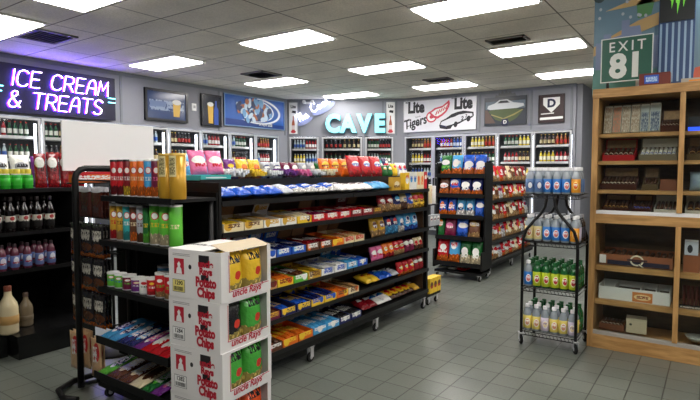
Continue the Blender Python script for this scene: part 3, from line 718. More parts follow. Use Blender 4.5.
# top deck
bm = bmesh.new(); box(bm, -.24, .22, -L2, L2, 1.40, 1.43); box(bm, .216, .222, -L2, L2, 1.385, 1.438); obj('top_deck', bm, BLACK, g)
bm = bmesh.new(); box(bm, -.40, .40, -L2, L2, .125, .185); obj('base_frame', bm, BLACK, g)
def caster(par, x, y, ztop=.12, r=.038, rz=0):
    bm = bmesh.new(); box(bm, -.022, .022, -.03, .03, ztop - .008, ztop); box(bm, -.02, -.015, -.015, .02, r, ztop - .006); box(bm, .015, .02, -.015, .02, r, ztop - .006)
    lathe(bm, [(0, ztop), (.008, ztop), (.008, ztop + .02), (0, ztop + .02)], 8)
    c = obj('caster', bm, CHROME, par, (x, y, 0), (0, 0, rz))
    bm = bmesh.new(); pr = [(0, -.012), (r * .8, -.012), (r, -.007), (r, .007), (r * .8, .012), (0, .012)]; lathe(bm, pr, 16)
    obj('wheel', bm, RUBBER, c, (0, 0, r), (0, PI / 2, 0))
    bm = bmesh.new(); lathe(bm, [(0, -.0135), (r * .45, -.0135), (r * .45, .0135), (0, .0135)], 12); obj('hub', bm, CHROME, c, (0, 0, r), (0, PI / 2, 0))
for y in (-.53, .42, 1.38):
    for x in (.40, -.40): caster(g, x * .96, y, .125)
bm = bmesh.new(); box(bm, .36, .40, L2 - .01, L2 + .025, .05, 1.42); box(bm, -.40, -.36, L2 - .01, L2 + .025, .05, 1.42); obj('end_post', bm, BLACK, g)
bm = bmesh.new(); box(bm, -.355, .355, L2 - .02, L2 - .005, .12, 1.38); obj('far_end_panel', bm, BROWNPEG, g)

rg = random.Random(11)
def carton(base, text, logo=None, bar='brown', side=None, food=None):
    return (AM(base, logo, text, food, kind='carton'), mat('side_' + (side or base), C[side or base], .5), AM(bar, None, text, kind='wrap'))
def boxm(base, text, logo=None, food=None, side=None):
    return (AM(base, logo, text, food, kind='box'), mat('side_' + (side or base), C[side or base], .5))
T = lambda desc, base, text, logo=None, bar='brown', w=.155, n=1, h=.055, d=.30, side=None: ('tray', desc, carton(base, text, logo, bar, side), w, d, h, n)
def LB(desc, base, logo=None, text=None, w=.15, n=1, h=.05, d=.24): return ('lbag', desc, AM(base, logo, text, kind='wrap'), w, d, h, n)
def TB(desc, base, logo=None, text=None, food=None, w=.15, n=1, h=.165, d=.058): return ('tbag', desc, AM(base, logo, text, food), w, d, h, n)
def BG(desc, base, logo=None, text=None, food=None, w=.15, n=1, h=.19, d=.06, ring=None, top=None): return ('bag', desc, AM(base, logo, text, food, ring=ring, top=top), w, d, h, n)
def BX(desc, base, text=None, logo=None, food=None, w=.1, n=1, h=.15, d=.06, side=None): return ('box', desc, boxm(base, text, logo, food, side), w, d, h, n)
G90 = PI / 2
END = {}
def gon(tier, seq, name, y0=GY0 + .015):
    y0 = max(y0, END.get(tier, 0) + .008); END[tier] = y0 + sum((q[3] + .004) * q[6] for q in seq)
    if END[tier] > 5.06: print('TOOLONG', name, END[tier])
    place_row(seq, name, (GX - .004, y0, tier), G90, 'goods on the %s' % name, rg)
gon(1.30, [TB('blue cookie pack', 'blue', 'white', 'white', w=.145, n=3), TB('blue and red cookie pack', 'blue', 'red', 'white', w=.14, n=1), TB('grey snack pack', 'silver', None, 'white', w=.12), TB('blue and white cookie pack', 'blue', None, 'white', 'white', w=.14, n=4),
           TB('white peanut pack', 'white', 'maroon', 'silver', w=.12, n=4), TB('pale blue biscuit pack', 'lblue', 'white', 'blue', w=.15, n=2), BX('tan biscuit box', 'gold', 'brown', 'cream', w=.16, n=1, h=.13, d=.05),
           ], 'gondola second shelf')
gon(1.30, [BX('yellow cracker box', 'yellow', 'red', 'white', w=.09, n=1, h=.17), BX('white and blue cookie box', 'white', 'blue', 'lblue', w=.075, n=2, h=.18), BX('pale orange cookie box', 'cream', 'orange', 'orange', w=.075, n=2, h=.18), BX('red wafer box', 'red', 'white', 'cream', w=.07, n=1, h=.18)], "gondola second shelf's right end", 4.55)
gon(1.10, [T('yellow cracker carton', 'cream', 'brown', 'gold', bar='yellow', w=.175, n=2), T('white and gold cracker carton', 'white', 'gold', 'gold', bar='tan', w=.17, n=2), T('pale yellow cracker carton', 'yellow', 'white', 'brown', bar='cream', w=.17),
           T('red candy carton', 'red', 'white', 'cream', bar='maroon', w=.17, n=3), T('dark red candy carton', 'dred', 'white', None, bar='red', w=.17, n=2), T('brown chocolate carton', 'brown', 'gold', None, bar='brown', w=.155, n=1)], 'gondola third shelf')
gon(1.10, [BG('red cookie bag', 'dred', 'white', 'white', 'tan', w=.135, n=2, h=.170, ring='red'), BG('blue cookie bag', 'navy', 'lblue', 'white', 'tan', w=.135, n=1, h=.172), BG('white cookie bag', 'cream', 'blue', 'white', 'brown', w=.13, n=1, h=.172), BG('sky blue cookie bag', 'blue', 'white', 'red', 'tan', w=.12, n=1, h=.172), BG('yellow chip bag', 'yellow', 'red', 'brown', 'gold', w=.12, n=2, h=.172)], "gondola third shelf's right end", 4.05)
gon(.88, [T('red and white wafer carton', 'red', 'white', 'white', bar='red', w=.16, n=2), T('white mint carton', 'white', 'blue', 'blue', bar='silver', w=.15), T('blue bar carton', 'blue', 'white', 'lblue', bar='navy', w=.16, n=2), T('dark brown bar carton', 'brown', 'white', 'orange', bar='dred', w=.16, n=2),
          T('orange peanut carton', 'orange', 'yellow', 'yellow', bar='orange', w=.16), T('cream biscuit carton', 'cream', 'red', 'tan', bar='tan', w=.15, n=2)], 'gondola fourth shelf')
gon(.88, [BG('gold cookie bag', 'gold', 'brown', 'white', 'tan', w=.12, n=2, h=.18), BG('navy cracker bag', 'navy', 'red', 'white', 'lblue', w=.12, n=2, h=.18), BG('blue and white cracker bag', 'lblue', 'white', 'navy', 'white', w=.12, n=1, h=.19), BG('bright blue chip bag', 'lblue', 'navy', 'white', 'blue', w=.14, n=2, h=.19, ring='white')], "gondola fourth shelf's right end", 4.0)
gon(.66, [T('pink wafer carton', 'pink', 'white', 'red', bar='pink', w=.14), T('brown toffee carton', 'tan', 'brown', 'dred', bar='tan', w=.17, n=2), T('yellow butter candy carton', 'yellow', 'dred', 'orange', bar='orange', w=.17), T('lime green mint carton', 'green', 'white', 'white', bar='brown', w=.16), T('gold almond carton', 'gold', 'brown', 'cream', bar='yellow', w=.16),
          T('white coconut carton', 'white', 'blue', 'silver', bar='white', w=.17, n=2), T('sky blue wafer carton', 'lblue', 'white', 'navy', bar='lblue', w=.16), T('blue nut carton', 'blue', 'white', 'cream', bar='blue', w=.15)], 'gondola fifth shelf')
gon(.66, [BG('pink candy bag', 'pink', 'white', 'red', w=.1, n=2, h=.13, d=.05), BG('orange candy bag', 'orange', 'white', 'yellow', 'red', w=.1, n=2, h=.14, d=.05), BG('red candy bag', 'red', 'white', 'gold', 'tan', w=.1, n=2, h=.14, d=.05), BG('purple candy bag', 'maroon', 'white', 'pink', w=.1, n=2, h=.13, d=.05), BG('cream candy bag', 'cream', 'red', 'red', 'brown', w=.09, n=2, h=.13, d=.05)], "gondola fifth shelf's right end", 3.99)
gon(.44, [T('tan nougat carton', 'tan', 'brown', 'red', bar='brown', w=.17), T('maroon chocolate carton', 'maroon', 'gold', None, bar='brown', w=.17, n=2), T('navy and yellow bar carton', 'navy', 'yellow', 'yellow', bar='blue', w=.17, n=2), T('yellow and blue bar carton', 'yellow', 'blue', 'blue', bar='navy', w=.16, n=2),
          T('orange cup carton', 'orange', 'brown', 'yellow', bar='orange', w=.16), T('light tan wafer carton', 'cream', 'brown', 'orange', bar='tan', w=.16)], 'gondola sixth shelf')
gon(.44, [TB('yellow cup candy pack', 'yellow', 'brown', 'orange', w=.11, n=2), TB('bright blue cookie pack', 'blue', 'white', 'lblue', w=.11, n=2), TB('silver wafer pack', 'silver', 'navy', 'white', w=.12, n=1), BG('red fruit candy bag', 'red', 'yellow', 'white', 'orange', w=.11, n=3, h=.14, d=.05), BG('dark red liquorice bag', 'dred', 'white', 'red', w=.1, n=2, h=.14, d=.05)], "gondola sixth shelf's right end", 3.9)
gon(.21, [T('red and white letter carton', 'red', 'white', 'white', bar='red', w=.18, n=2), T('brown caramel carton', 'brown', 'white', 'red', bar='brown', w=.17), T('orange peanut butter carton', 'orange', 'yellow', 'yellow', bar='orange', w=.17, n=2), T('light blue crisp carton', 'lblue', 'white', 'white', bar='lblue', w=.17, n=2),
          T('navy cream cookie carton', 'navy', 'white', 'white', bar='black', w=.16, n=2)], 'gondola bottom shelf')
gon(.21, [TB('dark red caramel pack', 'dred', 'white', 'white', w=.12, n=2), TB('white and blue marshmallow pack', 'white', 'blue', 'lblue', w=.12, n=2), TB('yellow peanut pack', 'yellow', 'red', 'orange', 'brown', w=.115, n=4), TB('gold peanut pack', 'gold', 'brown', 'cream', w=.11, n=1)], "gondola bottom shelf's right end", 3.84)
# top deck: clear bins along the front edge, goods behind
CLEAR = glass('clear_plastic', (250, 252, 255), .1, .97)
def bin_mesh(w, d, h):
    bm = bmesh.new(); t = .004
    box(bm, -w / 2, w / 2, 0, d, 0, t); box(bm, -w / 2, w / 2, 0, t, t, h); box(bm, -w / 2, w / 2, d - t, d, t, h * 1.3); box(bm, -w / 2, -w / 2 + t, t, d - t, t, h); box(bm, w / 2 - t, w / 2, t, d - t, t, h)
    return mesh(bm, 'clear_bin', CLEAR)
bme = bin_mesh(.17, .20, .065)
fills = ['white', 'yellow', 'white', 'purple', 'pink', 'white', 'cream', 'yellow', 'red', 'orange']
for i in range(7):
    y = GY0 + .385 + .178 * i
    o = link('clear_bin', bme, None, (-2.745, y, 1.431), (0, 0, G90)); tag(o, 'clear plastic bin of %s wrapped sweets, %s along the gondola top' % (fills[i], ['first', 'second', 'third', 'fourth', 'fifth', 'sixth', 'seventh', 'eighth', 'ninth'][i]), 'bin', 'clear bins on the gondola top')
    bm = bmesh.new(); m_ = mat('sweet_' + fills[i], C[fills[i]], .3)
    for a in range(7):
        for b_ in range(6):
            x0 = -.073 + a * .022; y0 = .012 + b_ * .028; z0 = .030 + .035 * rg.random()
            rx = bm.verts
            box(bm, x0, x0 + .017, y0, y0 + .024, z0 - .012, z0 + .014)
    o = obj('wrapped_sweets', bm, m_, None, (-2.745, y, 1.431), (0, 0, G90)); tag(o, 'loose %s wrapped sweets in the %s clear bin along the gondola top' % (fills[i], ['first', 'second', 'third', 'fourth', 'fifth', 'sixth', 'seventh', 'eighth', 'ninth'][i]), 'sweets', kind='stuff')
TOPY = GY0 + .02
def topdeck(seq, nm, y0, dep, z=1.431): place_row(seq, nm, (-2.735, y0, z), G90, 'goods on the %s' % nm, rg, dep=dep, tilt=.05)
o = link('snack_box', box_mesh(.26, .035, .2, *boxm('teal', 'white', 'white')), None, (-2.75, TOPY + .13, 1.431), (0, 0, G90)); tag(o, 'flat teal box at the near end of the gondola top', 'box')
topdeck([BG('pink candy bag', 'pink', 'white', 'red', w=.14, n=2, h=.17)], 'teal box at the gondola top', TOPY + .0, .07, 1.468)
topdeck([BG('blue candy bag', 'lblue', 'red', 'white', w=.17, n=2, h=.19), BG('yellow gummy bag', 'yellow', 'green', 'red', 'green', w=.13, n=1, h=.15), BG('purple gummy bag', 'purple', 'yellow', 'white', w=.12, n=1, h=.16), BG('orange and yellow gummy bag', 'yellow', 'orange', 'red', 'orange', w=.13, n=2, h=.16),
         BG('silver candy bag', 'silver', 'navy', 'white', w=.12, n=2, h=.14), BG('maroon candy bag', 'maroon', 'white', 'white', w=.11, n=2, h=.14), BG('pale silver mint bag', 'silver', 'white', 'dgreen', w=.12, n=2, h=.14), BG('dark green mint bag', 'dgreen', 'white', 'white', w=.12, n=2, h=.14)], 'back row of the gondola top', TOPY + .05, .33)
topdeck([BG('orange peanut bag', 'orange', 'yellow', 'dred', w=.15, n=3, h=.18)], 'middle of the gondola top', 3.76, .19)
topdeck([BG('large red candy bag', 'red', 'white', 'blue', 'red', w=.19, n=3, h=.21, d=.07)], 'front of the gondola top', 3.98, .02)
topdeck([BG('small green candy bag', 'dgreen', 'white', 'yellow', w=.1, n=2, h=.12), BG('small yellow candy bag', 'yellow', 'red', 'red', w=.1, n=1, h=.14), BG('small white candy bag', 'white', 'red', 'blue', w=.1, n=2, h=.15)], 'far end of the gondola top', 4.58, .04)
topdeck([BG('navy candy bag', 'navy', 'lblue', 'white', w=.12, n=1, h=.2), BG('cream candy bag', 'cream', 'red', 'brown', w=.1, n=2, h=.19), BG('teal candy bag', 'teal', 'white', 'white', w=.1, n=1, h=.18), BG('dark blue candy bag', 'navy', 'white', 'red', w=.13, n=1, h=.21)], 'far back corner of the gondola top', 4.45, .2)
topdeck([BX('low white bin box', 'white', 'red', 'orange', w=.17, n=2, h=.06, d=.12)], 'gondola top before the red bags', 4.14 - .05, -.005) if False else None

# ------------------------------------------------------------------ small rack on the far end of the gondola
t = thing('end_rack', 'narrow white-posted rack on wheels at the far end of the candy gondola', 'rack', (-2.72, 5.28, 0))
bm = bmesh.new(); box(bm, -.14, .16, -.16, .16, .10, .13); obj('base_shelf', bm, BLACK, t)
bm = bmesh.new(); box(bm, .07, .13, -.15, -.13, .13, 1.48); obj('post', bm, mat('rack_white', (205, 208, 204), .5), t)
for z in (.88, 1.12):
    bm = bmesh.new(); box(bm, -.14, .15, -.129, .12, z - .012, z); obj('shelf', bm, BLACK, t)
for x, y in ((.13, -.1), (.13, .1), (-.1, 0)): caster(t, x, y, .10, .03)
place_row([BX('yellow snack box', 'yellow', 'red', 'brown', w=.088, n=3, h=.17, d=.1)], "rack's base at the gondola's far end", (-2.55, 5.155, .131), G90, 'yellow boxes at the gondola far end', rg)
place_row([BX('silver cassette box', 'silver', 'maroon', 'white', w=.08, n=3, h=.12, d=.05)], "small rack's middle shelf past the gondola", (-2.56, 5.16, .881), G90, 'silver boxes at the gondola far end', rg)
place_row([('can', 'white and red canister', (AM('cream', 'red', 'red', kind='can'), WHITE), .1, 0, .22, 1), ('can', 'white and green canister', (AM('white', 'green', 'dgreen', kind='can'), WHITE), .08, 0, .2, 1)], "small rack's upper shelf past the gondola", (-2.57, 5.17, 1.121), G90, 'canisters at the gondola far end', rg)
# ------------------------------------------------------------------ crisp-tube end rack facing the camera
def wire_loop_rack(t, xs, y0, y1, ztop, r=.02):
    for x in xs:
        rr_ = .07; pts = [(x, y0 - .06, .035)]
        pts = [(x, y1, .04), (x, y1, ztop - rr_)] + [(x, y1 - rr_ + rr_ * math.cos(a), ztop - rr_ + rr_ * math.sin(a)) for a in (PI / 6, PI / 3, PI / 2)] + [(x, y0 + rr_ - rr_ * math.cos(a), ztop - rr_ + rr_ * math.sin(a)) for a in (PI / 2, PI / 3, PI / 6)] + [(x, y0, ztop - rr_), (x, y0, .04)]
        bm = bmesh.new(); tube(bm, pts, r, 10); obj('frame_tube', bm, BLACK, t)
t = thing('end_rack', 'black tubular rack of crisp tubes on the near end of the candy gondola', 'rack', (0, 0, 0))
wire_loop_rack(t, (-3.46,), 1.77, 2.14, 1.51, .021)
bm = bmesh.new(); tube(bm, [(-2.56, 2.14, .04), (-2.56, 2.14, 1.32)], .018, 8); obj('frame_tube', bm, BLACK, t)
bm = bmesh.new(); tube(bm, [(-3.46, 2.14, .04), (-3.6, 2.05, .035), (-3.62, 1.8, .035), (-3.54, 1.66, .035), (-3.40, 1.62, .035), (-3.3, 1.66, .035)], .02, 8); obj('foot_tube', bm, BLACK, t)
for k, (z, y0) in enumerate(((1.33, 1.84), (1.045, 1.82), (.735, 1.82), (.43, 1.80), (.20, 1.78))):
    bm = bmesh.new()
    x0 = -3.27 if k < 2 else -3.30
    if k in (3, 4):  # sloping display shelves
        hexa(bm, [(x0, y0, z - .06), (-2.535, y0, z - .06), (-2.535, 2.16, z + .0), (x0, 2.16, z + .0), (x0, y0, z - .04), (-2.535, y0, z - .04), (-2.535, 2.16, z + .02), (x0, 2.16, z + .02)])
        box(bm, x0, -2.535, y0 - .006, y0, z - .06, z - .01)
    else:
        box(bm, x0, -2.535, y0, 2.16, z - .02, z); box(bm, x0, -2.535, y0 - .006, y0, z - .03, z + .006)
    obj('shelf', bm, BLACK, t)
bm = bmesh.new(); box(bm, -3.66, -2.535, 2.164, 2.178, .12, 1.36); obj('back_panel', bm, BLACKM, t)  # left part is an added black sheet that darkens the gaps behind the jerky
for z in (1.425, 1.165, .93, .69, .40):
    bm = bmesh.new(); tube(bm, [(-3.82, 1.97, z), (-3.30, 1.97, z)], .008, 6); tube(bm, [(-3.46, 1.975, z), (-3.46, 2.14, z)], .006, 6); obj('cross_bar', bm, BLACK, t)
bm = bmesh.new(); tube(bm, [(-3.32, 2.12, .1), (-3.32, 2.12, 1.46)], .012, 6); obj('side_post', bm, BLACK, t)
bm = bmesh.new(); tube(bm, [(-3.46, 1.77, .06), (-3.28, 1.79, .12)], .014, 6); box(bm, -3.3, -2.52, 1.80, 2.15, .08, .115); obj('base_frame', bm, BLACK, t)
for x in (-3.25, -2.6):
    for y in (1.85, 2.1): caster(t, x, y, .082, .034)
def can(desc, base, logo, text, food, n, w=.073, h=.235, ring='red', lid=None): return ('can', desc, (AM(base, logo, text, food, kind='can', ring=ring), mat('tube_lid_' + (lid or 'white'), C[lid or 'white'], .4)), w, 0, h, n)
rg = random.Random(4)
place_row([can('red crisp tube', 'red', 'white', 'white', 'dred', 2, w=.072, lid='black'), can('dark red crisp tube', 'dred', 'white', 'white', 'yellow', 1, lid='black'), can('orange crisp tube', 'orange', 'white', 'cream', 'orange', 2), can('blue crisp tube', 'lblue', 'white', 'white', 'orange', 1), can('purple crisp tube', 'maroon', 'white', 'pink', 'orange', 1),
           can('brown gold crisp tube', 'gold', 'white', 'dred', 'gold', 1, w=.045)], "crisp rack's top shelf", (-3.276, 1.89, 1.33), 0, 'crisp tubes on the rack top shelf', rg, gap=.002)
def big_tube(x, y, z, lab, base):
    o = link('crisp_tube', None, None, (x, y, z), (0, 0, .3)); tag(o, lab, 'can', 'large gold crisp tubes')
    r, h = .047, .265
    bm = bmesh.new(); lathe(bm, [(0, 0), (r * .97, 0), (r, .003), (r, h - .006), (0, h - .006)], 20); obj('tube_body', bm, mat('gold_tube', (196, 150, 44), .3, .25), o)
    bm = bmesh.new(); n = 8; a0, a1 = -PI / 2 - .75, -PI / 2 + .45
    for k in range(n):
        a, b = a0 + (a1 - a0) * k / n, a0 + (a1 - a0) * (k + 1) / n; q = r + .0008
        f = bm.faces.new([bm.verts.new((q * math.cos(a), q * math.sin(a), .13)), bm.verts.new((q * math.cos(b), q * math.sin(b), .13)), bm.verts.new((q * math.cos(b), q * math.sin(b), .25)), bm.verts.new((q * math.cos(a), q * math.sin(a), .25))])
    obj('printed_panel', bm, art('tube_panel', (226, 214, 160), text=(120, 110, 70), tb=(.5, .4, .4)), o)
    bm = bmesh.new(); lathe(bm, [(r * 1.03, h - .012), (r * 1.04, h), (r * .9, h), (0, h - .002)], 20); obj('lid', bm, mat('gold_lid', (212, 176, 80), .35), o)
big_tube(-2.655, 1.90, 1.331, 'large gold crisp tube with pale panel, left of the two', 0); big_tube(-2.557, 1.90, 1.331, 'large gold crisp tube with pale panel, rightmost on the top shelf', 0)
place_row([can('tan and red crisp tube', 'gold', 'white', 'red', 'red', 1), can('golden brown crisp tube', 'gold', 'white', 'brown', 'tan', 1, ring='maroon'), can('teal crisp tube', 'teal', 'white', 'white', 'teal', 1), can('brown crisp tube', 'brown', 'white', 'cream', 'orange', 1), can('white and brown crisp tube', 'silver', 'white', 'brown', 'brown', 1),
           can('dark green topped crisp tube', 'dgreen', None, 'yellow', 'green', 1, w=.05, lid='black'), can('light green crisp tube', 'green', 'white', 'yellow', 'cream', 2, w=.094, h=.25), can('plain light green crisp tube', 'green', None, 'cream', None, 1, w=.085, h=.25)],
          "crisp rack's second shelf", (-3.262, 1.87, 1.045), 0, 'crisp tubes on the rack second shelf', rg, gap=.002)
place_row([can('small blue dip can', 'blue', 'white', 'white', None, 1, w=.1, h=.05)], "crisp rack's third shelf behind", (-3.1, 1.98, .735), 0, 'dip cans', rg)
place_row([can('blue nut can', 'lblue', 'white', 'navy', None, 1, w=.1, h=.14)], "crisp rack's third shelf back row", (-3.0, 2.03, .735), 0, 'nut cans', rg)
place_row([can('squat green dip can', 'green', 'white', 'blue', None, 2, w=.08, h=.095), can('squat maroon dip can', 'maroon', 'white', 'green', None, 1, w=.09, h=.095), can('squat purple dip can', 'purple', 'cream', 'white', None, 1, w=.09, h=.09), can('squat white jar', 'white', 'red', 'dgreen', None, 1, w=.07, h=.10), can('squat red salsa jar', 'red', 'yellow', 'white', 'red', 1, w=.075, h=.11), can('tall red salsa jar', 'red', 'white', 'green', 'tan', 2, w=.085, h=.15)],
          "crisp rack's third shelf", (-3.28, 1.85, .735), 0, 'jars and dip cans on the crisp rack', rg, gap=.006)
# two sloping candy shelves: packets lie up the slope
def slope_row(seq, z, shelf, group, y0=1.81):
    x = -3.28
    for (desc, base, logo, txt, w, n) in seq:
        for i in range(n):
            o = link('candy_packet', flow_mesh(w * .96, .31, .028, AM(base, logo, txt, kind='wrap')), None, (x + w / 2, y0, z - .031), (.165, 0, rg.uniform(-.05, .05)))
            tag(o, '%s%s on the %s' % (ordw(i, n), desc, shelf), 'candy packet', group); x += w + .004
slope_row([('pale blue liquorice pack', 'lblue', 'white', 'navy', .09, 2), ('navy twist pack', 'navy', 'lblue', 'white', .085, 2), ('purple taffy pack', 'purple', 'white', 'pink', .08, 1), ('red rope candy pack', 'red', 'white', 'white', .085, 3)], .43, "crisp rack's fourth shelf", 'packets on the crisp rack fourth shelf')
slope_row([('green mint pack', 'green', 'white', 'dgreen', .10, 1), ('brown chocolate pack', 'brown', 'cream', 'white', .12, 2), ('white chocolate pack', 'cream', 'brown', 'brown', .12, 1), ('small green gum pack', 'dgreen', 'green', 'white', .09, 1), ('purple gum pack', 'purple', 'pink', 'white', .09, 1)], .20, "crisp rack's bottom shelf", 'packets on the crisp rack bottom shelf', 1.79)
# blank white sign card on a floor stand behind the rack, edge-on to the aisle
t = thing('blank_sign', 'large blank white sign board standing above and behind the crisp rack', 'sign', (-4.0, 2.34, 0))
bm = bmesh.new(); box(bm, -.006, .006, -.385, .385, 1.495, 1.872); obj('board', bm, mat('sign_white', (250, 250, 250), .5), t, bevel=.003)
bm = bmesh.new(); tube(bm, [(-.02, 0, .02), (-.02, 0, 1.86)], .012, 8); obj('pole', bm, BLACK, t)
bm = bmesh.new(); lathe(bm, [(0, 0), (.16, 0), (.16, .012), (.02, .03), (0, .03)], 20); obj('base', bm, BLACK, t, (-.02, 0, 0))
bm = bmesh.new(); box(bm, .007, .10, -.36, .02, 1.395, 1.405); obj('tray', bm, BLACK, t)
t = thing('header_carton', 'low orange and red carton under the blank white sign', 'carton', (-3.945, 2.15, 1.406), G90)
bm = bmesh.new(); box(bm, -.16, .16, -.035, .035, 0, .075); obj('carton', bm, AM('orange', 'red', 'white', kind='carton'), t)
bm = bmesh.new(); box(bm, -.162, .162, -.037, .037, .06, .08); obj('lid', bm, mat('side_red', C['red'], .5), t)
# hanging jerky bags
JB = art('jerky_black', (34, 32, 34), logo=C['brown'], text=(225, 220, 205), food=C['orange'], ell=(.5, .3, .45, .13), tb=(.66, .16, .36), fh=.1, rough=.16, bump=.9, bscale=30)
JR = art('jerky_brown', (72, 34, 26), logo=(205, 205, 210), text=(60, 60, 62), ell=(.5, .92, .6, .1), tb=(.3, .1, .2), rough=.2, bump=.5, bscale=60, top=(165, 178, 200), th=.85)
JT = art('jerky_tan', (206, 170, 128), logo=C['red'], text=C['white'], ell=(.62, .66, .26, .24), tb=(.6, .2, .2), rough=.3, bump=.4, bscale=30)
def hang(x, y, ztop, h, w, m, lab, grp, n=3, ang=0):
    for k in range(n):
        o = link('jerky_bag', bag_mesh(w, h, .022, m), None, (x - .012 * k, y + .028 * k, ztop - h), (0, .015 * (k - 1), ang)); tag(o, lab + (', front of its peg' if k == 0 else ', behind on its peg'), 'bag', grp)
rows = [(1.385, .21, JR, 'brown jerky bag with silver top'), (1.13, .225, JB, 'black jerky bag on the upper rail'), (.895, .225, JB, 'black jerky bag on the middle rail'), (.655, .23, JB, 'black jerky bag on the lower rail')]
for r_, (zt, h, m, d) in enumerate(rows):
    for c_, x in enumerate((-3.695, -3.55, -3.405)):
        if r_ == 0 and c_ == 0: x = -3.66
        hang(x, 1.885, zt, h, .143, m, '%s, %s column from the left' % (d, ('first', 'second', 'third')[c_]), 'hanging jerky bags')
for c_, x in enumerate((-3.70, -3.66, -3.42)):
    hang(x, 1.86 + (.05 if c_ == 1 else 0), .355, .27, .135, JT, 'tan jerky bag on the lowest rail, %s' % ('left', 'inner left', 'right of the pole')[c_], 'tan jerky bags', 2)

# ------------------------------------------------------------------ stack of potato chip cases
BW, BD, BH = .385, .41, .267
CARD = mat('case_white', (232, 230, 228), .6); CARDIN = mat('case_inside', (190, 176, 150), .8)
CRED = mat('case_red', (186, 30, 52), .5); CBLK = mat('case_black', (30, 26, 30), .5)
def wave(x0, x1, z0, amp, n, ph=0): return [(x0 + (x1 - x0) * k / n, z0 + amp * math.sin(ph + 2 * PI * k / n)) for k in range(n + 1)]
flav = [('orange', 'bottom case', 'orange', 'orange'), ('green', 'third case down', 'green', 'green'), ('blackgreen', 'second case down', 'black', 'green'), ('yellow', 'top case', 'yellow', 'yellow')]
CHIPM = {}
for c_, base in (('yellow', (238, 196, 50)), ('green', (76, 176, 66)), ('black', (30, 28, 32)), ('orange', (226, 84, 34))):
    CHIPM[c_] = art('chipbag_' + c_, base, logo=(214, 60, 44), food=(232, 206, 110), ell=(.6, .5, .16, .10), fh=.34, rough=.25, bump=.6, bscale=22, text=(30, 30, 34), tb=(.86, .08, .3))
